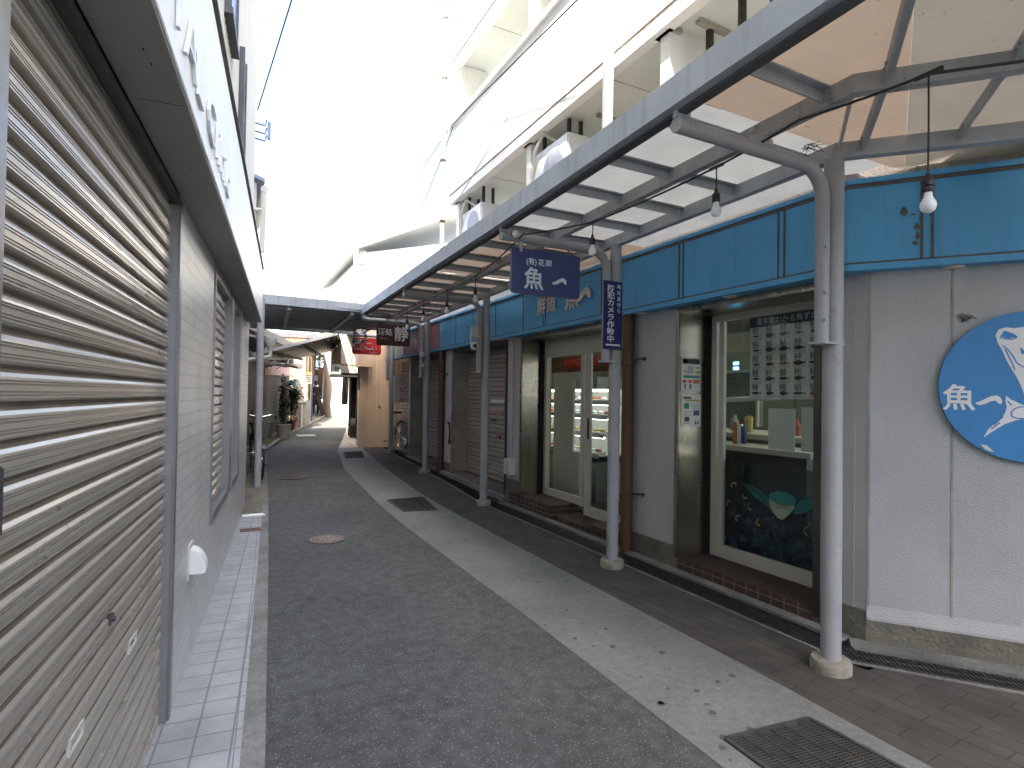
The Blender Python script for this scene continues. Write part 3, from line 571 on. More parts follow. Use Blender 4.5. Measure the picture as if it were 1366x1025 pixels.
# ================================================================ SHOP BUILDING (right)
sb = thing('shop_building', 'white fish shop building with blue fascia band, shutters and upper balconies on the right', 'building', (3.6, 6, 0))
ZF = 2.33; YE = 13.45
OP = [(2.46, 3.77, 3.98, .10), (4.45, 6.72, 3.94, .12), (7.18, 9.32, 3.90, .16), (9.78, 11.8, 3.86, .2), (11.98, YE, 3.84, .25)]
g = MB()
segs = [(2.2, 2.46), (3.77, 4.45), (6.72, 7.18), (9.32, 9.78), (11.8, 11.98)]
zb = [.2, .2, .35, .3, .45]
for (a, b), z in zip(segs, zb):
    g = MB(); g.box(3.58, 3.98, a, b, z, ZF + .4); g.build('wall', 'stucco', sb)
for (a, b), z in zip(segs, zb): g = MB(); g.box(3.572, 3.98, a + .001, b - .001, -.1, z - .001); g.build('wall_base', 'mossy_concrete', sb)
g = MB(); g.box(3.58, 3.98, 2.2, YE, ZF + .41, 3.1); g.build('upper_strip', 'stucco_pink', sb)
# reveals (stainless on the far side of every opening, thin jamb on the near side)
for i, (a, b, X, zf) in enumerate(OP[:4]):
    mt = 'stainless' if i < 2 else 'concrete_wall'
    g = MB(); g.box(3.575, X, b - .012, b + .0, zf, 2.3); g.box(3.570, 3.582, b - .012, b + .03, zf, 2.3)
    g.build('reveal', mt, sb)
    g = MB(); g.box(3.575, X, a, a + .012, zf, 2.3); g.box(3.565, 3.585, a - .035, a + .012, zf - .05, 2.3); g.build('jamb', 'stainless_dark', sb)
    g = MB(); g.box(3.575, X, a, b, 2.26, 2.33); g.build('lintel', 'stainless' if i < 2 else 'dark_trim', sb)
for a, X, zf in ((3.758, 3.90, .1), (6.708, 3.86, .14)): g = MB(); g.box(X, X + .05, a - .03, a - .002, zf, 2.26); g.box(X - .02, X - .01, a - .03, a - .002, zf, 2.26); g.build('frame_gap', 'black_gap', sb)
# brick steps
def step(a, b, X0, X1, z0, z1):
    g = MB(); g.box(X0, X1, a, b, z0, z1); st = g.build('step', 'brick_step', sb)
    g = MB(); g.box(X0 + .001, X1, a + .001, b - .001, z1 + .0005, z1 + .004); g.build('tread', 'brick_tread', st); return st
step(2.46, 3.76, 3.585, 4.05, -.05, .095); step(5.9, 7.02, 3.56, 3.98, -.05, .17); step(4.72, 5.9, 3.62, 3.98, -.05, .06); step(4.45, 5.1, 3.60, 3.9, .061, .12)
g = MB(); g.box(3.6, 3.95, 7.18, 9.32, -.05, .14); g.box(3.6, 3.9, 9.78, 11.8, -.0, .19); g.box(3.6, 3.9, 12.1, YE, 0, .24); g.build('sill', 'mossy_concrete', sb)
g = MB(); g.bar((3.50, 2.2, .012), (3.50, 7.1, .012), .09, .022); g.bar((3.55, 7.1, .05), (3.55, 11.9, .16), .1, .06); g.build('kerb_ledge', 'kerb', sb)
# side wall (angled)
g = MB(); g.fb(F2, .10, 7.0, -.3, 0, .2, ZF + .4); g.build('side_wall', 'stucco', sb)
g = MB(); g.prism([Vector((3.58, 2.4, .2)), Vector((3.58, 2.28, .2)), F2.p(.10, 0, .2), F2.p(.10, -.3, .2), Vector((3.9, 2.4, .2))], (0, 0, ZF + .2)); g.build('corner_wall', 'stucco', sb)
g = MB(); g.prism([F2.p(.095, w, z) for w, z in ((-.05, .15), (.02, .15), (.02, .165), (.001, .235), (-.05, .235))], F2.d * 6.9); g.build('drip_ledge', 'stucco', sb)
g = MB(); g.fb(F2, .09, 7.0, -.3, .018, -.1, .15); g.prism([Vector((3.56, 2.4, -.1)), Vector((3.56, 2.27, -.1)), F2.p(.09, .018, -.1), F2.p(.09, -.3, -.1), Vector((3.9, 2.4, -.1))], (0, 0, .298)); g.build('side_base', 'mossy_concrete', sb)
g = MB(); g.fb(F2, .0, 7.0, .0, .14, -.05, .018); g.build('side_ledge', 'kerb', sb)
g = MB()
for s in (.105, .525, 1.45, 2.4): g.fb(F2, s - .006, s + .006, .0005, .003, .2, ZF)
g.build('wall_joints', 'concrete_wall', sb)
g = MB(); g.fb(F2, -.1, 7.0, -.3, -.02, ZF + .41, 3.15); g.build('side_upper_strip', 'stucco_pink', sb)
g = MB()
for s in (.35, .8, 1.5, 2.3): g.fb(F2, s - .006, s + .006, -.021, -.017, ZF + .4, 3.1)
for y in rng(2.6, 13, 1.1): g.box(3.577, 3.581, y, y + .012, ZF + .4, 3.1)
g.build('strip_joints', 'concrete_wall', sb)
# fascia, following the corner
CX_ = 3.45; ZT = 2.87
kf = F2.p(-.04, .112, 0)     # where the two fascia planes meet
kf = Vector((3.45, 2.165, 0)); e2 = kf + F2.d * 6; inn = Vector((3.60, 2.22, 0)); e2i = e2 - F2.n * .14
panels = [(2.165, 9.66, 'blue_fascia'), (9.66, 10.55, 'pink_fascia'), (10.55, 11.05, 'pink_fascia'), (11.05, 12.0, 'mauve_fascia'), (12.0, YE, 'green_fascia')]
for a, b, mt in panels:
    g = MB()
    if a < 2.2: g.prism([kf, Vector((3.45, b, 0)), Vector((3.60, b, 0)), inn], (0, 0, ZT - ZF - .04))
    else: g.prism([Vector((3.45, a, 0)), Vector((3.45, b, 0)), Vector((3.60, b, 0)), Vector((3.60, a, 0))], (0, 0, ZT - ZF - .04))
    g.v = [v + Vector((0, 0, ZF + .02)) for v in g.v]; fo = g.build('fascia', mt, sb)
    if a < 2.2: fas = fo
    if mt == 'mauve_fascia': fmv = fo
g = MB(); g.prism([kf, e2, e2i, inn], (0, 0, ZT - ZF - .04)); g.v = [v + Vector((0, 0, ZF + .02)) for v in g.v]; g.build('side_fascia', 'blue_fascia', sb)
# lips and trims
def ring(z0, z1, o0, mt, nm):
    g = MB(); k1 = kf + Vector((-o0, -o0 * .3, 0)); 
    g.prism([k1 + Vector((0, 0, z0)), Vector((3.45 - o0, YE, z0)), Vector((3.5, YE, z0)), Vector((3.5, 2.2, z0))], (0, 0, z1 - z0))
    g.prism([k1 + Vector((0, 0, z0)), e2 + F2.n * o0 + Vector((0, 0, z0)), e2 - F2.n * .05 + Vector((0, 0, z0)), Vector((3.49, 2.2, z0))], (0, 0, z1 - z0))
    return g.build(nm, mt, sb)
ring(ZF - .02, ZF + .0195, .02, 'blue_fascia', 'fascia_lip'); ring(ZT - .0195, ZT + .012, .016, 'blue_fascia', 'fascia_top_lip')
ring(ZT - .043, ZT - .0205, .006, 'dark_trim', 'trim_line'); ring(ZF + .0205, ZF + .034, .006, 'dark_trim', 'trim_line')
g = MB()
for y in (2.64, 3.61, 5.91): g.box(3.443, 3.451, y - .03, y - .018, ZF + .03, ZT - .04); g.box(3.443, 3.451, y + .018, y + .03, ZF + .03, ZT - .04)
for y in (4.75, 6.46, 7.31, 8.16, 8.87, 9.66, 10.55, 11.05, 11.9, 12.4, 12.9): g.box(3.444, 3.451, y - .008, y + .008, ZF + .03, ZT - .04)
for s in (.40, 1.3, 2.2):
    for k in (-.03, .022): a = kf + F2.d * (s + k); b = kf + F2.d * (s + k + .014); g.prism([a, b, b + F2.n * .008, a + F2.n * .008], (0, 0, ZT - ZF - .07)); g.v[-8:] = [v + Vector((0, 0, ZF + .03)) for v in g.v[-8:]]
g.build('panel_seams', 'dark_trim', sb)
g = MB(); g.prism([kf + Vector((.01, .01, 0)), Vector((3.46, YE, 0)), Vector((3.585, YE, 0)), Vector((3.585, 2.25, 0)), F2.p(.1, .0, 0), F2.p(6, .0, 0), e2 - F2.n * .01], (0, 0, .012)); g.v = [v + Vector((0, 0, ZF - .018)) for v in g.v]; g.build('fascia_soffit', 'blue_fascia', sb)
for y in (3.15, 4.2, 5.07, 6.1, 6.95, 8.0, 9.0):
    g = MB(); g.lathe((3.52, y, ZF - .03), [(.032, 0), (.05, .004), (.053, .012)], 20); g.build('downlight', 'sign_white', sb, smooth=True)
g = MB(); c = kf + F2.d * .55 - F2.n * .07; g.lathe((c.x, c.y, ZF - .03), [(.035, 0), (.052, .004), (.055, .012)], 20); g.build('downlight', 'sign_white', sb, smooth=True)
# old paint scar on the side fascia
g = MB(); 
def fpt(px, py, off=.004): 
    n = F2.n; P = kf + n * off; d = ray(px, py); t = (n.x * P.x + n.y * P.y) / (d.x * n.x + d.y * n.y); return Vector((d.x * t, d.y * t, HC + d.z * t))
for cx_, cy_, rx, ry in ((1206, 282, 5, 6), (1223, 302, 4, 5), (1224, 314, 3, 6), (1221, 324, 4, 3), (1218, 286, 3, 1.5), (1228, 292, 2, 3)):
    g.add([fpt(cx_ + rx * math.cos(k) * (1 + .3 * math.sin(3 * k)), cy_ + ry * math.sin(k)) for k in [i * .6283 for i in range(10)]], [tuple(range(10))])
g.build('peeled_paint', 'mauve_fascia' if 0 else 'dark_trim', sb, flat=True)
# fascia lettering
def fl_text(body, px, py, size, name, mat='letter_cream', off=.01, sx=1., ext=.012, sh=0):
    p = PX(px, py, 3.44); return text(body, size, mat, name, sb, (3.425, p.y, p.z), (0, -1, sh), (0, 0, 1), ext=ext, off=off, sx=sx)
fl_text('鮮魚', 730, 408, .235, 'fascia_lettering', sx=.95, off=.002, ext=.005)
fl_text('魚', 764, 399, .28, 'fascia_lettering', sx=1.0, off=.004, ext=.006)
def swoosh(cx_, cy_, w, hh, P, mat, name, parent, vec, flip=1):
    """brush stroke of the character for one"""
    top = [(-.5, -.10), (-.3, .02), (-.1, .22), (.1, .40), (.3, .46), (.44, .30), (.5, .02), (.46, -.16)]; bot = [(.36, -.12), (.26, .08), (.1, .04), (-.08, -.14), (-.28, -.26), (-.42, -.24)]
    g = MB(); g.prism([P(cx_ + u * w, cy_ + v * hh) for u, v in top + bot], vec); return g.build(name, mat, parent)
P0 = PX(779, 396, 3.44); swoosh(0, 0, .30, .2, lambda u, v: Vector((3.418, P0.y - u, P0.z + v)), 'letter_cream', 'fascia_lettering', sb, (.012, 0, 0))
for px, py, ch, mt in ((554, 460, '鳥', 'letter_cream'), (565, 452, 'こ', 'letter_cream'), (566, 466, 'い', 'letter_red')):
    p = PX(px, py, 3.44); text(ch, .2, mt, 'faded_lettering', sb, (3.444, p.y, p.z), (0, -1, 0), ext=.001, sx=1.3)
# shop interior shell
g = MB()
g.box(7.6, 7.7, 2.0, 10.5, .0, 2.75); g.box(4.06, 7.7, 10.4, 10.5, .0, 2.75); g.hexa([F2.p(.4, -.35, 0), F2.p(3.9, -.35, 0), F2.p(3.9, -.45, 0), F2.p(.4, -.45, 0), F2.p(.4, -.35, 2.75), F2.p(3.9, -.35, 2.75), F2.p(3.9, -.45, 2.75), F2.p(.4, -.45, 2.75)])
g.build('inner_wall', 'room_wall', sb)
g = MB(); g.box(3.99, 7.7, 1.9, 10.5, .03, .09); g.build('floor', 'room_floor', sb)
g = MB(); g.box(3.99, 7.7, 1.9, 10.5, 2.62, 2.7); g.build('ceiling', 'room_wall', sb)
g = MB(); g.box(4.0, 7.5, 10.5, YE, -.1, 3.0); g.box(3.99, 4.05, 7.1, 10.5, -.1, 2.9); g.box(3.99, 4.05, 3.77, 4.45, .0, 2.7); g.box(3.99, 4.05, 6.72, 7.1, 0, 2.7); g.box(3.99, 4.05, 2.2, 2.46, 0, 2.7); g.build('core_wall', 'concrete_wall', sb)
# shop window (near)
X = 3.97
wn = MB(); wn.box(X - .03, X + .03, 2.46, 2.53, .10, 2.26); wn.box(X - .03, X + .03, 3.68, 3.76, .10, 2.26); wn.box(X - .025, X + .025, 2.53, 3.68, .10, .21); wn.box(X - .025, X + .025, 2.53, 3.68, 2.2, 2.32); wn.box(X - .02, X + .02, 3.60, 3.655, .21, 2.2)
wf = wn.build('shop_window', 'cream_frame', sb, bev=.003)
g = MB(); g.add([(X, 2.53, .21), (X, 3.6, .21), (X, 3.6, 2.2), (X, 2.53, 2.2)], [(0, 1, 2, 3)]); g.build('pane', 'glass', wf, flat=True)
g = MB(); g.add([(X + .01, 2.53, .211), (X + .01, 3.6, .211), (X + .01, 3.6, .97), (X + .01, 2.53, .97)], [(0, 1, 2, 3)]); film_ = g.build('window_film', 'window_film', wf)
# painted flying fish on the film
P = lambda px, py: PX(px, py, X - .0045)
def flat(name, pts, mat, par, dx=0., z_=0): g = MB(); g.prism([PX(px, py, X - .0045 - dx) for px, py in pts], (.001, 0, 0)); return g.build(name, mat, par)
flat('painted_wing', [(991, 644), (1003, 648), (1017, 656), (1024, 662), (1027, 670), (1028, 680), (1018, 672), (1008, 664), (999, 654)], 'light_teal' if 0 else 'teal', wf)
flat('painted_wing', [(1092, 662), (1080, 663), (1068, 667), (1062, 672), (1057, 686), (1068, 686), (1080, 681), (1092, 675)], 'teal', wf)
flat('painted_body', [(1025, 662), (1027, 658), (1036, 656), (1048, 657), (1058, 662), (1063, 667), (1060, 674), (1052, 675), (1040, 673), (1030, 668)], 'teal', wf, .0015)
flat('painted_belly', [(1026, 664), (1030, 668), (1040, 673), (1052, 675), (1060, 673), (1059, 680), (1052, 688), (1044, 694), (1038, 692), (1031, 684), (1027, 675)], 'mural_pale', wf, .001)
g = MB()
for i in range(7):
    a = PX(993 + i * 2, 645 + i * 1.5, X - .007); b = PX(1026, 664 + i * 2.3, X - .007); g.bar(a, b, .004, .001)
    a = PX(1091 - i, 664 + i * 2.6, X - .007); b = PX(1060, 669 + i * 2.2, X - .007); g.bar(a, b, .004, .001)
for l in ([(1035, 678), (1040, 674), (1046, 675), (1050, 680)], [(1038, 680), (1043, 677), (1048, 680)]):
    for p_, q_ in zip(l, l[1:]): g.bar(PX(*p_, X - .008), PX(*q_, X - .008), .005, .001)
for l in ([(991, 644), (1003, 648), (1017, 656), (1025, 662), (1027, 657), (1036, 655), (1048, 656), (1058, 661), (1063, 667), (1068, 667), (1080, 663), (1092, 662)], [(991, 644), (999, 654), (1008, 664), (1018, 672), (1028, 680), (1031, 684), (1038, 692), (1044, 694), (1052, 688), (1059, 680), (1060, 686), (1068, 686), (1080, 681), (1092, 675)], [(1026, 664), (1030, 668), (1040, 673), (1052, 675), (1060, 673)]):
    for p_, q_ in zip(l, l[1:]): g.bar(PX(*p_, X - .0085), PX(*q_, X - .0085), .006, .001)
g.build('painted_lines', 'letter_dark', wf)
g = MB()
for px, py, r, a0 in ((985, 692, 5, 2.0), (1013, 697, 5.5, 1.2), (979, 648, 5, 2.6), (994, 662, 4.2, .6), (1077, 709, 6, 1.6), (972, 672, 4, 2.4), (1001, 676, 5, 1.0)):
    out = [PX(px + r * math.cos(a0 + k * .42) * .8, py + r * math.sin(a0 + k * .42), X - .006) for k in range(9)]; inn_ = [PX(px + r * .6 * math.cos(a0 + k * .42) * .8 - r * .12, py + r * .6 * math.sin(a0 + k * .42) - r * .12, X - .006) for k in range(8, -1, -1)]
    g.prism(out + inn_, (.001, 0, 0))
g.build('painted_droplets', 'mural_yellow', wf)
# fish poster hung inside the glass
po = thing('fish_poster', 'large poster with rows of fish pictures hanging inside the shop window', 'poster', PX(1045, 470, X + .02))
XP = X + .02; za = 1.47; zt = 2.16; ya, yb = 3.42, 2.56
c1 = PX(1000, 532, XP); c2 = PX(1000, 425, XP); ya = c1.y; zbot = c1.z; ztop = c2.z
g = MB(); g.box(XP, XP + .004, yb, ya, zbot, ztop); g.build('sheet', 'paper_grey', po)
g = MB(); g.box(XP - .002, XP - .0002, yb, ya, ztop - .085, ztop); g.build('header_band', 'poster_head', po)
text('漢字でわかる魚ずかん', .062, 'letter_white', 'header_lettering', po, (XP - .003, yb + .42, ztop - .045), (0, -1, 0), ext=.0003)
kan = '鮫鰻鱧鯔鱸鯖鰯鮭鮎鯵鰤鮪鱈鱒鯛鮃鰹鰈鯉鮒鱗鮑鰺鰆鰊鱚鱶蛸蝦蟹'
rows_, cols = 5, 6; cw = (ya - yb) / cols; rh = (ztop - .09 - zbot) / rows_
kt = MB(); fs = MB(); fr_ = MB(); ln = MB()
for r_i in range(rows_):
    for c_i in range(cols):
        y = ya - (c_i + .5) * cw; z = ztop - .09 - (r_i + .5) * rh
        text(kan[(r_i * cols + c_i) % len(kan)], .068, None, None, po, (XP - .0015, y + .01, z + rh * .26), (0, -1, 0), ext=.0002, mb=kt)
        ww = random.uniform(.035, .055); hh = random.uniform(.007, .02)
        tgt = fr_ if (r_i, c_i) in ((2, 2), (4, 4)) else fs
        pts = [(-1, 0), (-.6, .8), (0, 1), (.5, .5), (.75, .15), (1, .7), (1, -.7), (.75, -.15), (.5, -.5), (0, -1), (-.6, -.8)]
        tgt.prism([Vector((XP - .0015, y - u * ww, z - rh * .1 + v * hh)) for u, v in pts], (.001, 0, 0))
        for k in range(3): ln.box(XP - .0012, XP - .0002, y - cw * .4, y + cw * .4, z - rh * (.27 + k * .07), z - rh * (.27 + k * .07) + .003)
kt.build('kanji_names', 'letter_dark', po, flat=True); fs.build('fish_pictures', 'fish_dark', po); fr_.build('red_fish_pictures', 'fish_red', po); ln.build('fine_print', 'letter_grey', po)
# papers below poster
for px0, py0, px1, py1, l, mt in ((1025, 540, 1060, 606, 'grey paper sheet hanging in the shop window below the fish poster', 'paper_grey'), (1069, 538, 1091, 608, 'pale blue paper roll hanging at the right edge of the shop window', 'paper')):
    a = PX(px0, py0, X + .04); b = PX(px1, py1, X + .04); g = MB(); g.box(X + .04, X + .045, b.y, a.y, b.z + .02, a.z - .03); tag(g.build('paper_sheet', mt, base=a), l, 'paper')
# interior furniture seen through the window
def pyb(px0, py0, px1, py1, Xa): a = PX(px0, py0, Xa); b = PX(px1, py1, Xa); return a.y, b.y, b.z, a.z
t_ = thing('work_counter', 'pale shop counter with clutter behind the near window', 'counter', (4.9, 4.4, .1))
g = MB(); g.box(4.55, 5.3, 3.2, 5.4, 1.12, 1.17); g.build('top', 'beige_box', t_); g = MB(); g.box(4.6, 5.25, 3.25, 5.35, .1, 1.12); g.build('cabinet', 'room_dark', t_)
g = MB(); g.box(6.7, 7.1, 4.6, 6.2, .1, 2.2); g.box(6.66, 6.69, 4.9, 5.6, .5, 2.1); tag(g.build('tall_cupboard', 'room_dark', base=(6.9, 5.4, .1)), 'dark cupboard standing at the back of the shop', 'cupboard')
g = MB(); g.box(5.4, 5.46, 4.4, 5.6, 1.2, 1.85); mo = g.build('monitor', 'room_dark', base=(5.4, 5, 1.2)); tag(mo, 'dark framed screen behind the counter in the shop window', 'screen')
g = MB(); g.box(5.37, 5.4, 4.4, 4.43, 1.2, 1.85); g.box(5.37, 5.4, 4.43, 5.57, 1.82, 1.85); g.build('bezel', 'beige_box', mo)
for i, (px, py, cc, l) in enumerate(((983, 575, 'orange', 'upright orange file standing behind the window film'), (989, 572, 'letter_white', 'upright white file next to the orange one'), (994, 578, 'navy_sign', 'upright dark blue file next to the white one'))):
    p = PX(px, py, 4.35); g = MB(); zt_f = PX(px, 563 + i * 3, 4.35).z; zb_f = PX(px, 592, 4.35).z; g.box(4.32, 4.35, p.y - .022, p.y + .022, zb_f, zt_f); tag(g.build('file_box', cc, base=p), l, 'file')
g = MB(); zb_f = PX(985, 592, 4.35).z; g.box(4.15, 4.6, 2.9, 4.6, zb_f - .05, zb_f - .003); tag(g.build('window_shelf', 'beige_box', base=(4.4, 3.8, .95)), 'pale shelf just behind the smoked lower window', 'shelf')
for i in range(6):
    y = 3.5 + i * .27; g = MB(); g.lathe((4.8 + .1 * (i % 2), y, 1.17), [(.04, 0), (.045, .1 + .03 * (i % 3)), (.02, .14), (.02, .17)], 10); tag(g.build('jar', ['fish_red', 'letter_white', 'yellow', 'steel_grey', 'orange', 'teal'][i], base=(4.8, y, 1.17)), ['red', 'white', 'yellow', 'grey', 'orange', 'teal'][i] + ' jar on the counter behind the near shop window', 'jar')
p = PX(980, 453, 5.6); tl = MB(); tl.bar((5.6, p.y - .12, 2.56), (5.6, p.y + .5, 2.56), .06, .03)
tag(tl.build('ceiling_tube_light', 'tube_light', base=(5.6, p.y, 2.5)), 'small bright white strip light on the shop ceiling', 'ceiling light')
tl = MB(); tl.bar((5.6, 7.6, 2.56), (5.6, 8.8, 2.56), .06, .03); tag(tl.build('ceiling_tube_light', 'tube_light', base=(5.6, 8, 2.56)), 'long added strip light, out of view over the display fridge, brightening the shop interior', 'ceiling light')  # extra fill light, added out of view to brighten the room behind the door
tl = MB(); tl.bar((5.0, 3.3, 2.56), (5.9, 3.3, 2.56), .06, .03); tag(tl.build('ceiling_tube_light', 'tube_light', base=(5.4, 3.3, 2.56)), 'added strip light, out of view above the fish poster, brightening the room behind the window', 'ceiling light')  # unseen tube added to lift the dark interior behind the near window
g = MB(); a = PX(981, 485, 5.0)
for dz in (0, -.055): g.box(5.0, 5.02, a.y - .03, a.y + .03, a.z + dz - .015, a.z + dz + .015)
tag(g.build('digital_display', 'led_blue', base=a), 'tiny glowing blue display inside the near shop window', 'display')
g = MB(); a = PX(1000, 530, 4.15); b = PX(962, 534, 4.15); g.tube([(4.15, a.y - .3, a.z), (4.15, b.y, b.z)], .022, 8); tag(g.build('pipe', 'ivory_plastic', base=a, smooth=True), 'horizontal white pipe just inside the near shop window', 'pipe')
# notices on the stainless reveal
for py0, py1, l in ((476, 522, 0), (526, 569, 1)):
    a = PY(909, py0, 3.755); b = PY(934, py1, 3.755); Yp = 3.752
    no = thing('notice', ('white notice with yellow and red patches taped to the steel door reveal', 'white notice with small pictures, the lower one on the steel door reveal')[l], 'notice', (a.x, Yp, b.z))
    g = MB(); g.box(a.x, b.x, Yp, Yp + .003, b.z, a.z); g.build('sheet', 'paper', no)
    W_ = b.x - a.x; Hh = a.z - b.z
    def pt(u0, u1, v0, v1, mt, nm): g = MB(); g.box(a.x + u0 * W_, a.x + u1 * W_, Yp - .0015, Yp - .0002, b.z + v0 * Hh, b.z + v1 * Hh); g.build(nm, mt, no)
    if l == 0:
        pt(.05, .95, .80, .95, 'letter_dark', 'title_band'); pt(.1, .3, .82, .93, 'fish_red', 'title_mark'); pt(.32, .62, .5, .74, 'letter_grey', 'picture'); pt(.1, .28, .54, .6, 'yellow', 'yellow_patch'); pt(.68, .95, .52, .6, 'yellow', 'yellow_patch'); pt(.7, .9, .66, .72, 'yellow', 'yellow_patch')
        pt(.1, .95, .38, .46, 'teal', 'blue_line'); pt(.05, .25, .24, .32, 'letter_red', 'red_patch'); pt(.36, .54, .24, .32, 'letter_red', 'red_patch'); pt(.6, .95, .22, .34, 'orange', 'orange_patch'); pt(.15, .22, .06, .2, 'letter_dark', 'figure'); pt(.42, .49, .06, .2, 'letter_dark', 'figure')
    else:
        pt(.1, .5, .86, .92, 'letter_dark', 'title_band'); pt(.2, .95, .78, .84, 'yellow', 'yellow_patch'); pt(.14, .38, .55, .73, 'teal', 'picture'); pt(.62, .92, .34, .5, 'navy_sign', 'picture'); pt(.15, .4, .16, .30, 'letter_dark', 'picture'); pt(.1, .45, .10, .12, 'fish_red', 'red_line')
        for k in range(4): pt(.5, .92, .56 + k * .045, .575 + k * .045, 'letter_grey', 'text_line'); pt(.12, .5, .34 + k * .04, .352 + k * .04, 'letter_grey', 'text_line')
        pt(.7, .76, .06, .16, 'letter_dark', 'figure'); pt(.82, .88, .06, .16, 'letter_dark', 'figure')
# sliding door
X = 3.94
g = MB(); g.box(X - .03, X + .03, 6.62, 6.71, .16, 2.3); g.box(X - .03, X + .03, 4.5, 4.62, .05, 2.3); g.box(X - .02, X + .02, 4.62, 6.62, 2.04, 2.32); g.box(X - .015, X + .015, 5.60, 5.72, .07, 2.04); dr = g.build('sliding_door', 'cream_frame', sb, bev=.003)
g = MB(); g.box(X - .025, X + .005, 5.72, 6.62, .17, .27); g.box(X - .025, X + .005, 4.62, 5.6, .07, .19); g.box(X - .025, X + .005, 5.745, 5.80, .27, 2.04); g.build('door_rail', 'cream_frame', dr)
for a, b, z in ((5.8, 6.62, .27), (4.62, 5.6, .19)): g = MB(); g.add([(X, a, z), (X, b, z), (X, b, 2.04), (X, a, 2.04)], [(0, 1, 2, 3)]); g.build('pane', 'case_glass', dr, flat=True)
g = MB(); g.box(X - .032, X - .022, 5.62, 5.64, 1.0, 1.25); g.build('handle', 'dark_iron', dr)
# interior behind door: white partition with cut-out, display fridge
pn = MB(); y0_ = PX(764, 600, 4.3).y; y1_ = PX(738, 600, 4.3).y; zc0 = PX(764, 602, 4.3).z; zc1 = PX(764, 508, 4.3).z; ztp = PX(770, 496, 4.3).z; y2_ = PX(784, 500, 4.3).y
pn.box(4.3, 4.33, y0_, y1_, .1, ztp); pn.box(4.3, 4.33, y2_, y0_, zc1, ztp); pn.box(4.3, 4.33, y2_, y0_, .1, zc0); tag(pn.build('partition_board', 'fridge_white', base=(4.31, y1_, .1)), 'plain white partition board just inside the sliding door', 'partition')
g = MB(); g.box(5.6, 5.64, 7.4, 9.4, 1.95, 2.25); bn = tag(g.build('shop_banner', 'dim_banner', base=(5.6, 8.2, 2)), 'dim reddish banner hanging inside above the display fridge', 'banner')
text('大漁ちらし寿司', .16, 'letter_red', 'lettering', bn, (5.59, 8.3, 2.1), (0, -1, 0), ext=.002, off=.003)
fz = thing('display_fridge', 'white open display fridge with shelves of packed fish behind the sliding door', 'display fridge', (5.0, 7.4, .09))
fz0, fz1 = 6.2, 8.9
g = MB(); g.box(4.98, 5.05, fz0, fz1, .09, 1.78); g.box(4.5, 5.05, fz1, fz1 + .05, .09, 1.78) ; g.build('back_panel', 'fridge_white', fz)
g = MB(); g.box(4.45, 5.05, fz0, fz1, .09, .62); g.build('base', 'steel_grey', fz); g = MB(); g.box(4.45, 5.05, fz0, fz1, 1.62, 1.78); g.build('canopy', 'steel_grey', fz)
for z, d_ in ((.70, .5), (.97, .42), (1.22, .36), (1.42, .3)):
    g = MB(); g.box(4.98 - d_, 4.98, fz0, fz1, z, z + .02); sh_ = g.build('shelf', 'fridge_white', fz)
    g = MB(); g.box(4.975 - d_, 4.99 - d_, fz0, fz1, z - .02, z + .035); g.build('price_rail', 'steel_grey', sh_)
    if z > .8:
        g = MB(); g.box(4.985 - d_ + .03, 4.985 - d_ + .06, fz0 + .05, fz1 - .05, z - .03, z - .005); g.build('shelf_light', 'case_light', sh_)
g = MB(); g.box(4.7, 4.75, fz0 + .05, fz1 - .05, 1.585, 1.615); g.build('top_light', 'case_light', fz)
cols_ = ['letter_white', 'fish_red', 'orange', 'sign_white', 'yellow', 'letter_pale', 'fridge_white']
nt_ = 0
for z, d_ in ((.72, .5), (.99, .42), (1.24, .36), (1.44, .3)):
    y = 6.3
    while y < 8.75:
        wd = random.uniform(.09, .15); cc = random.choice(cols_); g = MB(); x0 = 4.98 - d_ + .03
        g.hexa([(x0, y, z), (x0 + .17, y, z), (x0 + .17, y + wd, z), (x0, y + wd, z), (x0 - .01, y - .008, z + .03), (x0 + .18, y - .008, z + .05), (x0 + .18, y + wd + .008, z + .05), (x0 - .01, y + wd + .008, z + .03)])
        o = g.build('fish_tray', 'sign_white', base=(x0, y, z)); tag(o, 'packed fish tray on a shelf of the display fridge', 'tray', 'packed trays in the display fridge')
        g = MB(); g.lathe((x0 + .085, y + wd / 2, z + .035), [(.03, 0), (.05, .01), (.045, .028), (.015, .04)], 7); g.build('food', cc, o); nt_ += 1
        y += wd + random.uniform(.02, .05)
# shutters of the closed shops
s1_ = MB()
so = shutter('roller_shutter', FR, 7.18, 9.31, .15, 2.28, -.29, 'shutter_brown', sb, pitch=.075, simple=True)
s2_ = shutter('roller_shutter', FR, 9.78, 11.79, .21, 2.28, -.26, 'shutter_brown', sb, pitch=.075, simple=True)
s3_ = shutter('roller_shutter', FR, 11.98, YE, .26, 2.28, -.24, 'shutter_brown', sb, pitch=.075, simple=True)
g = MB(); g.box(3.84, 3.88, 7.18, 9.31, .14, .17); g.build('bottom_bar', 'rusty_iron', so)
def stick(px0, py0, px1, py1, mt, nm, par=so, Xs=3.857): a = PX(px0, py0, Xs); b = PX(px1, py1, Xs); g = MB(); g.box(Xs - .003, Xs, b.y, a.y, b.z, a.z); return g.build(nm, mt, par)
stick(655.5, 559.5, 662.5, 562.5, 'letter_dark', 'letter_slot')
stick(655, 533, 673, 538, 'letter_cream', 'sticker'); stick(653, 544, 673, 549, 'pink_awning', 'sticker'); stick(662.5, 580, 664, 585, 'letter_red', 'sticker'); stick(666, 581, 668, 586, 'letter_dark', 'sticker')
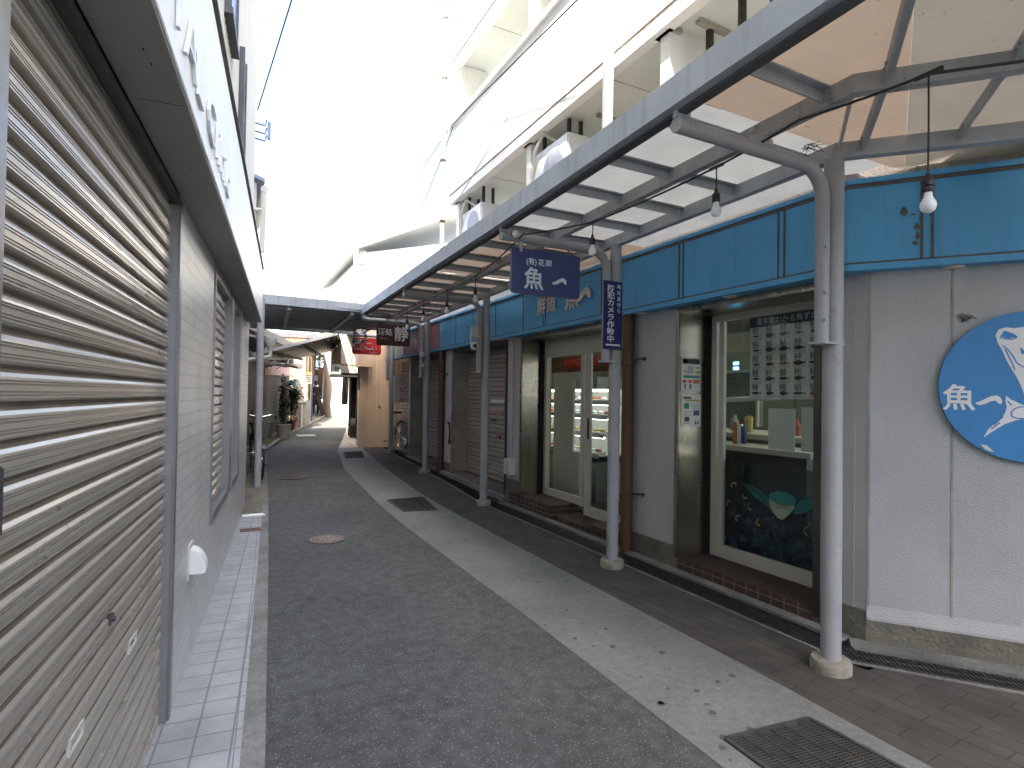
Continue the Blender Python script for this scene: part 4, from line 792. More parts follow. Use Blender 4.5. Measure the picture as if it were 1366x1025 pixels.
# meter box with conduit on the white pier
a = PX(679, 613, 3.5); b = PX(693, 638, 3.5)
mb_ = thing('meter_box', 'small white electric box on the white pier beside the steel door frame', 'meter box', (3.54, 6.95, b.z))
g = MB(); g.box(3.49, 3.578, 6.86, 7.06, b.z, a.z); g.build('box', 'white_plastic', mb_, bev=.008); g = MB(); g.box(3.482, 3.49, 6.90, 7.02, b.z + .03, a.z - .03); g.build('cover', 'ivory_plastic', mb_)
g = MB(); g.tube([(3.565, 6.96, a.z), (3.565, 6.96, 2.2), (3.56, 6.97, 2.27), (3.5, 7.0, 2.30), (3.25, 7.05, 2.28)], .011, 8); g.build('conduit', 'ivory_plastic', mb_, smooth=True)
# brown downpipes
def dpipe(y, X, r, z0, z1, label, taps=()):
    t = thing('downpipe', label, 'downpipe', (X, y, z0)); g = MB()
    g.cyl((X, y, z0), (X, y, z1), r, 20); g.build('pipe', 'brown_pipe', t, smooth=True)
    for z in taps:
        g = MB(); g.lathe((X, y, z - .03), [(r + .0, 0), (r + .008, .004), (r + .008, .056), (r, .06)], 20); cl = g.build('collar', 'brown_pipe', t, smooth=True)
        g = MB(); g.cyl((X, y - r, z + .03), (3.6, y - r - .10, z + .03), .008, 8); g.cyl((3.57, y - r - .09, z + .03), (3.6, y - r - .10, z + .03), .02, 10); g.build('bracket', 'dark_iron', cl)
dpipe(4.37, 3.50, .058, .0, 2.32, 'thick brown downpipe between the sliding door and the white wall', (.55, 1.85))
dpipe(9.72, 3.52, .055, .1, 2.32, 'thick brown downpipe between the two far brown shutters', (1.85,))
g = MB(); a = PX(602, 565, 3.56); g.tube([(3.55, a.y + .15, a.z), (3.5, a.y - .05, a.z + .02), (3.5, a.y - .1, a.z - .12), (3.53, a.y, a.z - .3)], .015, 8); g.lathe((3.53, a.y, a.z - .36), [(.02, 0), (.03, .05), (.015, .08)], 8); tag(g.build('hose_hook', 'dark_iron', base=a), 'black hook and tap beside the far brown downpipe', 'tap')
# ---------------- upper storeys
g = MB(); g.box(3.985, 5.2, 2.6, 9.4, 2.96, 3.08); g.build('roof_slab', 'concrete_wall', sb)
g = MB(); g.box(5.2, 9, 2.0, 9.45, 3.08, 11.5); g.build('upper_wall', 'white_wall', sb)
zs = 4.9
def balcony(zs, zt, nm):
    g = MB(); g.box(3.62, 5.2, -3.5, 9.45, zs, zs + .16); g.build('balcony_slab', 'soffit_pale', sb)
    g = MB(); g.box(3.50, 3.62, -3.5, 9.45, zs - .05, zt); p = g.build('balcony_parapet', 'white_wall', sb)
    g = MB(); g.box(3.45, 3.66, -3.5, 9.47, zt, zt + .07); g.build('coping', 'white_wall', p)
    g = MB(); g.box(3.49, 3.4995, -3.5, 9.45, zs + .10, zs + .112); g.build('drip_line', 'brown_wood', p)
    g = MB()
    for y in (1.2, 2.6, 4.9, 6.6, 8.0): g.box(3.63, 5.2, y, y + .012, zs - .003, zs - .0005)
    g.build('soffit_joints', 'concrete_wall', sb)
balcony(4.95, 6.25, 'a'); balcony(7.35, 8.65, 'b'); 
g = MB(); g.box(3.3, 9, -3.5, 9.6, 9.75, 9.95); g.build('roof', 'white_wall', sb)
for y in (1.4, 3.95, 6.6, 9.2):
    g = MB(); g.box(3.60, 4.1, y, y + .12, 2.98, 4.95); g.box(3.60, 4.1, y, y + .12, 5.1, 7.34); c_ = g.build('column', 'white_wall', sb)
    g = MB(); g.box(3.56, 3.72, y - .04, y + .16, 4.90, 4.947); g.build('bracket', 'stucco_pink', c_)
g = MB(); g.box(4.6, 5.195, 5.2, 5.8, 7.33, 7.345); g.build('vent_panel', 'letter_grey', sb)
g = MB()
for y in (5.55, 6.15): g.box(3.95, 4.75, y, y + .05, 4.91, 4.945)
g.build('hanger_rail', 'concrete_wall', sb)
# vertical downpipe on upper front
g = MB(); g.cyl((3.40, 4.62, 3.1), (3.40, 4.62, 9.7), .055, 14); tag(g.build('downpipe', 'white_wall', base=(3.4, 4.62, 3.1), smooth=True), 'thick white vertical pipe in front of the upper balconies', 'downpipe')
g = MB(); g.cyl((3.42, 9.56, 3.1), (3.42, 9.56, 9.7), .04, 12); dp = tag(g.build('downpipe', 'white_wall', base=(3.42, 9.56, 3.1), smooth=True), 'thin white pipe with rusty clips at the far corner of the balconies', 'downpipe')
for z in (4.6, 5.7, 7.2, 8.3): g = MB(); g.lathe((3.42, 9.56, z), [(.045, 0), (.05, .01), (.05, .04), (.045, .05)], 10); g.build('clip', 'rusty_iron', dp)
# AC outdoor units hanging under the soffit
def ac(x, y, z, label):
    t = thing('air_conditioner', label, 'air conditioner', (x, y, z)); g = MB(); g.box(x, x + .34, y, y + .85, z, z + .62); g.build('casing', 'white_plastic', t, bev=.02)
    g = MB(); g.lathe((0, 0, 0), [(.22, 0), (.235, .008), (.2, .014)], 20); g.v = [Vector((x - v.z, y + .32 + v.x, z + .31 + v.y)) for v in g.v]; g.build('fan_grille', 'letter_grey', t)
    g = MB(); 
    for yy in (y + .1, y + .7): g.box(x + .08, x + .12, yy, yy + .04, z + .62, 4.94); g.box(x + .25, x + .29, yy, yy + .04, z + .62, 4.94)
    g.build('hanger', 'dark_wood', t)
    g = MB(); g.tube([(x + .1, y + .4, z + .66), (x - .05, y + .5, z + .78), (x - .06, y + .7, z + .6), (x + .02, y + .84, z + .3)], .025, 8); g.build('pipe_cover', 'ivory_plastic', t, smooth=True)
ac(3.62, 5.72, 4.10, 'white air conditioner unit hanging under the balcony beside the middle column')
ac(3.62, 8.3, 4.03, 'white air conditioner unit hanging under the balcony at its far end')
t = thing('laundry_bracket', 'dark pipe bracket hanging from the balcony soffit at the upper right', 'bracket', (3.9, 3.4, 4.9))
g = MB()
for a, b in (((3.9, 3.75), 4.1), ((4.3, 3.75), 4.25)): g.box(a[0], a[0] + .05, a[1], a[1] + .05, b, 4.92)
g.build('hanger', 'dark_wood', t); g = MB(); g.box(3.75, 4.75, 3.72, 3.78, 4.91, 4.945); g.build('rail', 'concrete_wall', t)
g = MB(); g.tube([(3.8, 3.3, 4.93), (3.8, 3.3, 4.3), (3.82, 3.34, 4.2), (3.86, 3.42, 4.16), (3.9, 3.75, 4.1)], .035, 10); g.tube([(3.75, 2.95, 4.93), (3.75, 2.95, 3.6)], .035, 10); g.build('pipe', 'brown_pipe' if 0 else 'dark_wood', t, smooth=True)
# round sign on the side wall
s0, z0 = F2.hit(1252, 513, .03); Rr = .43; sc = s0 + Rr; zc = 1.60
ds = thing('round_shop_sign', 'round blue sign with a white leaping fish on the angled side wall', 'sign', F2.p(sc, .02, zc))
g = MB(); g.prism([F2.p(sc + Rr * math.cos(k * math.pi / 36), .012, zc + Rr * 1.0 * math.sin(k * math.pi / 36)) for k in range(72)], F2.n * .022); g.build('disc', 'blue_disc', ds, smooth=True)
def dp_(px, py, w): s, z = F2.hit(px, py, w); return F2.p(s, w, z)
def dflat(name, pts, mat, w=.035): g = MB(); g.prism([dp_(x_, y_, w) for x_, y_ in pts], F2.n * .0015); return g.build(name, mat, ds)
dflat('fish_head', [(1328, 448), (1332, 440), (1341, 437), (1352, 438), (1368, 436), (1400, 440), (1425, 470), (1420, 520), (1400, 560), (1380, 575), (1372, 545), (1364, 520), (1357, 505), (1350, 494), (1343, 482), (1337, 468), (1331, 458)], 'letter_white')
dflat('fish_tail', [(1342, 528), (1348, 533), (1355, 536), (1363, 540), (1390, 545), (1400, 560), (1380, 575), (1364, 559), (1352, 562), (1340, 566), (1330, 572), (1320, 578), (1312, 584), (1318, 573), (1327, 565), (1336, 559), (1341, 550), (1343, 543), (1341, 536)], 'letter_white')
g = MB()
for l in ([(1334, 452), (1340, 442), (1352, 446), (1357, 450), (1350, 453), (1338, 452)], [(1338, 461), (1346, 468), (1352, 476), (1356, 484), (1366, 490), (1380, 494)], [(1341, 466), (1345, 474), (1350, 484), (1354, 494)], [(1349, 550), (1353, 546), (1360, 543), (1366, 543)], [(1349, 550), (1350, 556), (1356, 558), (1366, 559)], [(1326, 567), (1338, 556)], [(1322, 573), (1334, 564)], [(1344, 535), (1350, 541)]):
    for p_, q_ in zip(l, l[1:]): g.bar(dp_(*p_, .0375), dp_(*q_, .0375), .006, .0015, up=F2.n)
g.prism([dp_(x_, y_, .0365) for x_, y_ in [(1335, 450), (1341, 442), (1351, 446), (1357, 450), (1346, 452)]], F2.n * .001); g.prism([dp_(x_, y_, .0365) for x_, y_ in [(1361, 463), (1366, 468), (1374, 474), (1362, 472)]], F2.n * .001)
g.build('fish_lines', 'blue_disc', ds)
pc = dp_(1279, 533, .036); text('魚', .16, 'letter_white', 'lettering', ds, pc, F2.d, ext=.001, off=.006)
pc = F2.hit(1321, 536, .036); swoosh(0, 0, .125, .08, lambda u, v: F2.p(pc[0] + u - .008, .036, pc[1] + v), 'letter_white', 'lettering', ds, F2.n * .0015)
dflat('peeled_patch', [(1308, 593), (1316, 594), (1326, 603), (1320, 602), (1313, 599)], 'letter_cream', .0352)
g = MB(); c_ = dp_(1286, 430, .01)
for k in range(9): a_ = random.uniform(.3, 2.6); g.tube([c_ + F2.d * random.uniform(-.02, .03), c_ + F2.d * (.05 * math.cos(a_)) + Vector((0, 0, .055 * math.sin(a_))), c_ + F2.d * (.03 * math.cos(a_) + .04) + Vector((0, 0, .02 * math.sin(a_)))], .0015, 4)
o = g.build('dry_twigs', 'bark', base=c_); tag(o, 'wisp of dry twigs caught above the round blue sign', 'twigs')
g = MB(); a = F2.hit(1131, 775, .01)
g.tube([(3.575, 2.36, .6), (3.55, 2.36, .6), (3.55, 2.36, .42), (3.575, 2.36, .42)], .004, 6); tag(g.build('wall_hook', 'dark_iron', base=(3.57, 2.36, .5)), 'small dark metal hook on the white corner wall behind the near post', 'hook')
# ================================================================ WALKWAY CANOPY
cn = thing('walkway_canopy', 'grey steel walkway canopy with pale roof sheets and round posts along the shop front', 'canopy', (3.05, 2.0, 0))
PP = [(3.05, 2.0), (3.10, 4.06), (3.19, 7.06), (3.265, 9.83), (3.36, 12.57)]
inX = interp([(3.05, 2.0)] + PP[1:] + [(3.40, 13.5)]); midX = interp([(2.463, 1.52), (2.5, 3.2), (2.54, 4.2), (2.61, 7), (2.68, 9.8), (2.73, 13.5)])
outX = interp([(1.83, 1.06), (1.95, 4), (1.99, 6), (2.09, 9.7), (2.5, 9.72), (2.55, 13.5)])
DC = Vector((.695, -.719, 0)).normalized(); NC = Vector((-DC.y * -1, 0, 0)); PC = Vector((.719, .695, 0)).normalized()
bo, bm_, bi = Vector((1.83, 1.06, 0)), Vector((2.463, 1.52, 0)), Vector((3.05, 1.98, 0))
def beam(name, f, y0, y1, w, z0, z1, mat, bend=None, ln=3.2):
    g = MB(); ys = rng(y0, y1, 1.1)
    pts = [Vector((f(y), y, (z0 + z1) / 2)) for y in ys]
    if bend is not None: pts[0] = bend + Vector((0, 0, (z0 + z1) / 2))
    for a, b in zip(pts, pts[1:]): g.bar(a, b + (b - a).normalized() * .004, w, z1 - z0)
    if bend is not None:
        a = bend + Vector((0, 0, (z0 + z1) / 2)); b = a + DC * ln; g.bar(a - DC * w * .4, b, w, z1 - z0 - .002)
    return g.build(name, mat, cn, bev=.0)
ob_ = beam('outer_beam', outX, 1.06, 9.7, .09, 2.86, 3.0, 'outer_beam_paint', bo)
g = MB()
for y0, y1 in zip(rng(1.06, 9.7, 1.1), rng(1.06, 9.7, 1.1)[1:]): g.bar((outX(y0) + .03, y0, 2.857), (outX(y1) + .03, y1, 2.857), .05, .02)
g.build('outer_beam_lip', 'beam_dark', cn)
beam('middle_beam', midX, 1.52, 13.4, .05, 2.86, 2.945, 'grey_paint_worn', bm_)
beam('inner_beam', inX, 1.98, 13.4, .055, 2.86, 2.95, 'grey_paint', bi)
def purlin(a, b, first=False):
    g = MB(); a = Vector(a); b = Vector(b); d = (b - a).normalized(); r = d.cross(Vector((0, 0, 1)))
    g.bar(a, b, .008, .062); g.bar(a + r * .02 + Vector((0, 0, .027)), b + r * .02 + Vector((0, 0, .027)), .04, .008)
    for e, sg in ((a, 1), (b, -1)):
        for k in (.05, .10): g.cyl(e + d * sg * k - r * .005, e + d * sg * k - r * .014, .009, 8)
    g.build('purlin', 'grey_paint', cn)
ys = [1.66, 2.18, 2.70, 3.21, 3.72, 4.24] + rng(4.76, 12.2, .515)
zc_ = 2.915
for y in ys:
    if y < 9.65: purlin((outX(y) + .04, y, zc_), (midX(y) - .025, y, zc_))
    elif y > 9.8: purlin((outX(y) + .0, y, zc_), (midX(y) - .025, y, zc_))
    if y > 2.1: purlin((midX(y) + .025, y, zc_), (inX(y) - .028, y, zc_))
for k in range(6):
    s = .11 + k * .45; a = bo + DC * s; b = bm_ + DC * s; c = bi + DC * s; Z = Vector((0, 0, zc_))
    d1 = (b - a).normalized(); purlin(a + d1 * .05 + Z, b - d1 * .03 + Z); d2 = (c - b).normalized(); purlin(b + d2 * .03 + Z, c - d2 * .03 + Z)
g = MB()
g.bar(bm_ + Vector((.02, .02, zc_)), bi + Vector((-.03, -.03, zc_)), .008, .06)
g.build('corner_brace', 'grey_paint', cn)
def sheet(y0, y1, mat, xr, nm='roof_sheet'):
    g = MB(); yy = rng(y0, y1, .8)
    for z in (0,): g.grid([[Vector((outX(y) - .03, y, 2.957)), Vector((midX(y), y, 2.959)), Vector((xr, y, 2.957))] for y in yy])
    o = g.build(nm, mat, cn, flat=True); return o
sheet(2.03, 3.2, 'sheet_white', 3.57); sheet(3.205, 4.235, 'sheet_white', 3.57); sheet(4.245, 6.3, 'sheet_peach', 3.57); sheet(6.31, 9.68, 'sheet_peach', 3.38); sheet(9.72, 12.2, 'sheet_peach', 3.40)
g = MB(); z = 2.957; Zz = Vector((0, 0, z)); K = Vector((3.67, 2.027, z)); o_ = bo + Vector((-.03, -.01, z))
g.add([o_, Vector((outX(2.025) - .03, 2.025, z)), K, K + DC * .062, o_ + DC * .113], [(0, 1, 2), (0, 2, 3, 4)]); g.build('roof_sheet', 'sheet_peach', cn, flat=True)
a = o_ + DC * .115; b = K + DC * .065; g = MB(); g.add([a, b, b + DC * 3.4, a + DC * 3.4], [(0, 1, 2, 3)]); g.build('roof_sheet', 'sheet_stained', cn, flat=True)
# posts with their bracket pipes
for i, (x, y) in enumerate(PP):
    z0 = h(y); g = MB(); r = .052; g.cyl((x, y, z0), (x, y, 2.87), r, 24); po_ = g.build('post', 'post_paint', cn, smooth=True)
    g = MB(); g.lathe((x, y, z0 - .02), [(.10, 0), (.105, .02), (.105, .07), (.098, .085), (.06, .088), (.055, .088)], 28); g.build('footing', 'footing', po_, smooth=True)
    xo = outX(min(y, 9.6)) - .0; 
    if i == 4: xo = 2.5
    zp = 2.795; xb = x - .10
    pts = [(xo, y, zp), (x - .32, y, zp)] + [(xb - .17 + .17 * math.sin(a), y, zp - .17 + .17 * math.cos(a)) for a in [k * math.pi / 12 for k in range(1, 7)]] + [(xb, y, 2.3), (xb, y, 1.83)]
    g = MB(); g.tube(pts, .038, 16); g.build('bracket_pipe', 'post_paint', cn, smooth=True)
    g = MB(); g.box(x - .145, x + .03, y - .05, y + .05, 1.816, 1.829); g.bar((xo + .01, y, zp + .02), (xo + .01, y, 2.87), .05, .012) ; g.box(xo - .01, xo + .08, y - .012, y + .012, zp + .03, 2.875); g.box(midX(y) - .05, midX(y) + .05, y - .012, y + .012, zp + .02, 2.862)
    for z in (2.35, 2.1, 1.95): g.cyl((x - .13, y - .035, z), (x - .13, y - .048, z), .008, 8)
    g.build('bracket_plate', 'grey_paint', cn)
# ================================================================ crossing roof
cr = thing('crossing_roof', 'corrugated metal roof crossing the lane between the two sides', 'roof', (1.3, 9.7, 2.9))
def cx(y): return interp([(2.12, 9.6), (2.72, 14)])(y)
g = MB(); rows = []; y = 9.66; k = 0
while y < 12.8:
    for dy, dz in ((0, 0), (.07, 0), (.08, .012), (.16, .012)):
        rows.append([Vector((.40, y + dy, 2.93 + dz)), Vector((2.62 if y > 9.8 else 2.1, y + dy, 2.93 + dz))])
    y += .17
g.grid(rows); g.build('corrugated_sheet', 'corrugated', cr, flat=True)
for y in rng(9.95, 12.7, .42): g = MB(); g.bar((.42, y, 2.905), (2.5 if y > 9.9 else 2.1, y, 2.905), .06, .045); g.build('batten', 'grey_paint', cr)
g = MB(); g.bar((.36, 9.62, 2.97), (2.13, 9.72, 2.97), .05, .15); g.build('front_fascia', 'outer_beam_paint', cr)
g = MB(); g.bar((.9, 9.7, 2.88), (1.1, 12.9, 2.88), .06, .08); g.bar((1.9, 9.74, 2.88), (2.05, 12.9, 2.88), .06, .08); g.bar((.44, 12.9, 2.88), (2.6, 12.95, 2.88), .05, .08); g.build('rafter', 'grey_paint', cr)
p = GG(343, 650); g = MB(); g.cyl((p.x, p.y, p.z), (p.x, p.y, 2.93), .052, 20); g.build('post', 'post_paint', cr, smooth=True)
# ================================================================ HANGING SIGNS
Y = 4.06
a = PY(682, 328, Y); b = PY(772, 400, Y)
hs = thing('hanging_sign', 'blue rectangular shop sign hanging under the canopy at the second post', 'sign', ((a.x + b.x) / 2, Y, b.z))
def rsign(x0, x1, z0, z1, y, t, mat, par, r=.03, rt=.005):
    def arc(cx_, cz, a0, rr): return [(cx_ + rr * math.cos(R(a0 + k * 15)), cz + rr * math.sin(R(a0 + k * 15))) for k in range(7)]
    pts = arc(x1 - rt, z1 - rt, 0, rt) + arc(x0 + rt, z1 - rt, 90, rt) + arc(x0 + r, z0 + r, 180, r) + arc(x1 - r, z0 + r, 270, r)
    g = MB(); g.prism([Vector((x, y, z)) for x, z in pts], (0, t, 0)); return g.build('panel', mat, par)
rsign(a.x, b.x, b.z, a.z - .01, Y - .012, .024, 'navy_sign', hs)
for px, py, ch, sz in ((708, 350, '(有)', .062), (721, 352, '花', .062), (731, 353, '岡', .062)): p = PY(px, py, Y); text(ch, sz, 'letter_pale', 'lettering', hs, (p.x, Y - .014, p.z), (1, 0, 0), ext=.001, off=.002)
p = PY(711, 374.5, Y); text('魚', .19, 'letter_pale', 'lettering', hs, (p.x, Y - .014, p.z), (1, 0, 0), ext=.001, off=.008)
p = PY(745, 377.5, Y); swoosh(0, 0, .145, .09, lambda u, v: Vector((p.x + u, Y - .015, p.z + v)), 'letter_pale', 'lettering', hs, (0, .002, 0))
g = MB()
for px in (694, 760): p = PY(px, 328, Y); g.box(p.x - .012, p.x + .012, Y - .02, Y + .02, p.z - .05, 2.78); g.cyl((p.x, Y - .02, p.z - .02), (p.x, Y - .026, p.z - .02), .009, 8)
g.build('hanger', 'grey_paint', hs)
# vertical camera notice on post 2
Yn = 4.06 - .07
a = PY(806, 374, Yn); b = PY(829, 467, Yn)
vs = thing('camera_notice_sign', 'tall narrow dark blue sign with white vertical writing on the second post', 'sign', ((a.x + b.x) / 2, Yn, b.z))
g = MB(); g.box(a.x, b.x, Yn - .004, Yn + .012, b.z, a.z); g.build('plate', 'deep_blue_sign', vs, bev=.001)
W_ = b.x - a.x; Hh = a.z - b.z
text('防\n犯\nカ\nメ\nラ\n作\n動\n中', Hh * .108, 'letter_white', 'lettering', vs, (a.x + W_ * .36, Yn - .006, b.z + Hh * .515), (1, 0, 0), ext=.0008, off=.0022, ls=.98, sx=1.28)
text('地\n域\n見\n守\nり', Hh * .072, 'letter_pale', 'small_lettering', vs, (a.x + W_ * .80, Yn - .006, b.z + Hh * .74), (1, 0, 0), ext=.0008, off=.0012, ls=1.25, sx=1.0)
g = MB(); g.box(a.x + .02, b.x - .02, Yn - .006, Yn - .0042, b.z + .03, b.z + .045); g.build('white_line', 'letter_white', vs)
# brown sign
Y = 9.83; a = PY(502.5, 432, Y); b = PY(546.5, 463, Y)
hs = thing('hanging_sign', 'dark brown shop sign with white brush writing hanging under the far canopy', 'sign', ((a.x + b.x) / 2, Y, b.z))
rsign(a.x, b.x, b.z, a.z, Y - .012, .024, 'brown_sign', hs, .03, .02)
for px, py, ch, sz, ox in ((509, 443.5, '酒', .13, .004), (518.5, 444, '処', .13, .006), (535, 447.5, '静', .27, .012)):
    p = PY(px, py, Y); text(ch, sz, 'letter_white', 'lettering', hs, (p.x, Y - .015, p.z), (1, 0, 0), ext=.001, off=ox)
p = PY(512, 451.5, Y); text('Shizuka', .05, 'letter_grey', 'small_lettering', hs, (p.x, Y - .015, p.z), (1, 0, 0), ext=.001)
g = MB()
for px in (510.5, 526): p = PY(px, 430, Y); g.box(p.x - .008, p.x + .008, Y - .008, Y + .008, p.z - .03, 2.80)
g.build('hanger', 'dark_iron', hs)
# red sign
Y = 12.57; a = PY(470, 450, Y); b = PY(508, 474, Y)
hs = thing('hanging_sign', 'red shop sign with cream writing hanging beyond the brown sign', 'sign', ((a.x + b.x) / 2, Y, b.z))
rsign(a.x, b.x, b.z, a.z, Y - .012, .024, 'red_sign', hs, .04, .02)
for px, py, ch, sz in ((475.5, 462.5, 'こ', .2), (483, 465.5, 'い', .12), (491.5, 462.5, 'こ', .2), (499, 465.5, 'い', .12)):
    p = PY(px, py, Y); text(ch, sz, 'letter_cream', 'lettering', hs, (p.x, Y - .015, p.z), (1, 0, 0), ext=.001, off=.005)
p = PY(476.5, 455, Y); g = MB(); g.box(p.x - .09, p.x + .09, Y - .016, Y - .013, p.z - .035, p.z + .035); g.build('label_plate', 'letter_cream', hs); text('酒処', .06, 'letter_dark', 'small_lettering', hs, (p.x, Y - .018, p.z), (1, 0, 0), ext=.001)
p = PY(498, 471, Y); text('Koi-Koi', .055, 'letter_cream', 'small_lettering', hs, (p.x, Y - .015, p.z), (1, 0, 0), ext=.001)
g = MB(); 
for px in (476, 500): p = PY(px, 449, Y); g.box(p.x - .008, p.x + .008, Y - .008, Y + .008, p.z - .03, 2.8)
g.build('hanger', 'dark_iron', hs)
# sake / beer sign
Y = 12.3; a = PY(526, 501, Y); b = PY(545.5, 538, Y)
hs = thing('projecting_sign', 'upright white sign with red vertical writing beside the far shutter', 'sign', ((a.x + b.x) / 2, Y, b.z))
g = MB(); g.box(a.x, b.x, Y, Y + .06, b.z, a.z); g.build('panel', 'sign_white', hs, bev=.004)
text('酒\n・\nビ\nー\nル', (a.z - b.z) * .215, 'letter_red', 'lettering', hs, ((a.x + b.x) / 2 + .01, Y - .003, (a.z + b.z) / 2 - .01), (1, 0, 0), ext=.001, off=.01, ls=.82, sx=1.1)
g = MB(); g.box(b.x, 3.75, Y + .01, Y + .05, a.z - .1, a.z - .06); g.box(b.x, 3.75, Y + .01, Y + .05, b.z + .06, b.z + .1); g.build('bracket', 'grey_paint', hs)
# ================================================================ STRING LIGHTS
BP = [(1238, 285, 2.45), (955, 290, 2.42), (790, 342, 2.40), (634, 404, 2.40), (596, 419, 2.42), (564.5, 429, 2.42), (543, 440, 2.42)]
bulb0 = None
def bulb(base, L_, label):
    """base = bottom of the glass; L_ = cord length above the socket"""
    t = thing('light_bulb', label, 'light bulb', base, 'white bulbs on the string lights')
    b = Vector(base); r = .029
    g = MB(); g.lathe(b, [(.002, 0), (r * .5, .004), (r * .85, .014), (r, .03), (r * .93, .043), (r * .68, .056), (r * .52, .068), (r * .5, .085)], 20); g.build('glass_globe', 'bulb_white', t, smooth=True)
    g = MB(); g.lathe(b + Vector((0, 0, .083)), [(.02, 0), (.022, .004), (.022, .02), (.018, .022), (.022, .026), (.022, .045), (.012, .055), (.009, .075)], 14); g.build('socket', 'bulb_black', t, smooth=True)
    g = MB(); g.tube([b + Vector((0, 0, .15)), b + Vector((.002, 0, .15 + L_ * .5)), b + Vector((0, 0, .15 + L_))], .004, 6); g.build('cord', 'bulb_black', t)
    q = b + Vector((0, 0, .15 + L_)); g = MB(); g.bar(q + Vector((0, -.05, 0)), q + Vector((0, .05, 0)), .014, .014); g.build('clip', 'bulb_black', t)
    return q
tops = []
LB = ['nearest white bulb, in front of the right-hand blue fascia', 'second white bulb, below the canopy beams above the steel-framed window', 'third white bulb, just right of the blue hanging sign', 'white bulb near the third canopy post, left of the blue hanging sign', 'white bulb hanging between the third and fourth posts', 'smaller far white bulb left of the fourth post, beside the light roof strip', 'far white bulb overlapping the corner of the brown sign']
for (px, py, X), l in zip(BP, LB):
    p = PX(px, py, X); L_ = max(.05, 2.80 - p.z - .15); tops.append(bulb(p, L_, l))
far_b = []
for px, py, Y, l in ((488, 456, 11.6, 'far white bulb over the right part of the red sign'), (483, 463, 12.1, 'far white bulb over the writing of the red sign'), (471.5, 463, 12.3, 'far white bulb at the left edge of the red sign')):
    p = PY(px, py, Y); far_b.append(bulb(p, max(.05, 2.86 - p.z - .15), l))
for px, py, Y, l in ((449, 464.5, 15.5, 'distant white bulb under the sloping roof, right one of the pair'), (443, 470.5, 15.5, 'distant white bulb under the sloping roof, left one of the pair')):
    p = PY(px, py, Y); bulb(p, .12, l)
# bulb pointing outwards near the blue sign
p = PX(689, 312, 2.03); t = thing('light_bulb', 'white bulb tucked beside the bracket pipe above the blue hanging sign', 'light bulb', p, 'white bulbs on the string lights')
g = MB(); g.lathe((0, 0, 0), [(.002, 0), (.018, .004), (.028, .016), (.03, .03), (.026, .045), (.016, .06), (.014, .075)], 18); dd = Vector((.15, .95, .2)).normalized(); q_ = Vector((0, 0, 1)).rotation_difference(dd); g.v = [p + q_ @ v for v in g.v]; g.build('glass_globe', 'bulb_white', t, smooth=True)
g = MB(); g.cyl(p + dd * .07, p + dd * .13, .021, 12); g.build('socket', 'bulb_black', t)
def wire(name, pts, r, label, cat='cable', sag=.02, mat='wire'):
    g = MB(); full = []
    for a, b in zip(pts, pts[1:]):
        a = Vector(a); b = Vector(b)
        for k in range(6): u = k / 6; full.append(a.lerp(b, u) - Vector((0, 0, sag * 4 * u * (1 - u) * (b - a).length)))
    full.append(Vector(pts[-1])); g.tube(full, r, 6); return tag(g.build(name, mat, base=full[0], smooth=True), label, cat)
st = PX(1366, 178, 3.1)
tq = sorted(tops, key=lambda v: v.y)
wire('string_light_cable', [tq[0] + Vector((1.2, -1.2, .06)), tq[0], tq[0] + Vector((-.02, .55, .05)), tq[1], tq[2], PX(700, 313, 2.05), PX(700, 311, 2.07), tq[3], tq[4], tq[5], tq[6]] + [v for v in far_b], .006, 'black cable carrying the string lights along under the canopy', sag=.012, mat='bulb_black')
g = MB(); c = GZ(1083, 200, 2.9)
for k in range(22): a_ = random.uniform(0, 6.28); l_ = random.uniform(.03, .08); g.tube([c + Vector((random.uniform(-.04, .04), random.uniform(-.03, .03), .02)), c + Vector((l_ * math.cos(a_), l_ * math.sin(a_), random.uniform(-.02, .03)))], .0015, 4)
tag(g.build('old_nest', 'dark_iron', base=c), 'scrap of dark straw stuck under the canopy above the nearest post', 'nest')
# security camera on the third post
p = PY(633, 462, 6.98); t = thing('security_camera', 'small white round security camera on the third canopy post', 'camera', p)
g = MB(); g.lathe((0, 0, 0), [(.01, -.055), (.035, -.045), (.052, -.02), (.055, .0), (.052, .02), (.035, .045), (.01, .055)], 16); g.v = [v + p for v in g.v]; g.build('dome', 'white_plastic', t, smooth=True)
g = MB(); d_ = Vector((-.3, -.95, 0)); g.cyl(p + d_ * .035, p + d_ * .056, .03, 14); g.build('lens', 'bulb_black', t)
g = MB(); g.tube([p + Vector((-.04, .02, .03)), p + Vector((-.045, .03, .12)), p + Vector((.0, .04, .14)), p + Vector((.05, .04, .10))], .014, 8); g.box(p.x - .04, p.x + .05, 6.97, 7.03, p.z + .12, p.z + .27); g.build('bracket', 'ivory_plastic', t)
p = PY(574, 480, 9.75); g = MB(); g.lathe((p.x - .15, 9.72, p.z + .08), [(.03, -.07), (.07, -.03), (.03, .05)], 10); g.lathe((p.x - .16, 9.7, p.z - .12), [(.03, -.06), (.07, -.02), (.03, .05)], 10); g.tube([(p.x - .15, 9.72, p.z - .1), (p.x - .06, 9.75, p.z), (p.x - .15, 9.72, p.z + .1)], .015, 6)
tag(g.build('spot_lamp', 'letter_grey', base=p, smooth=True), 'pair of small grey lamps on the fourth canopy post', 'lamp')
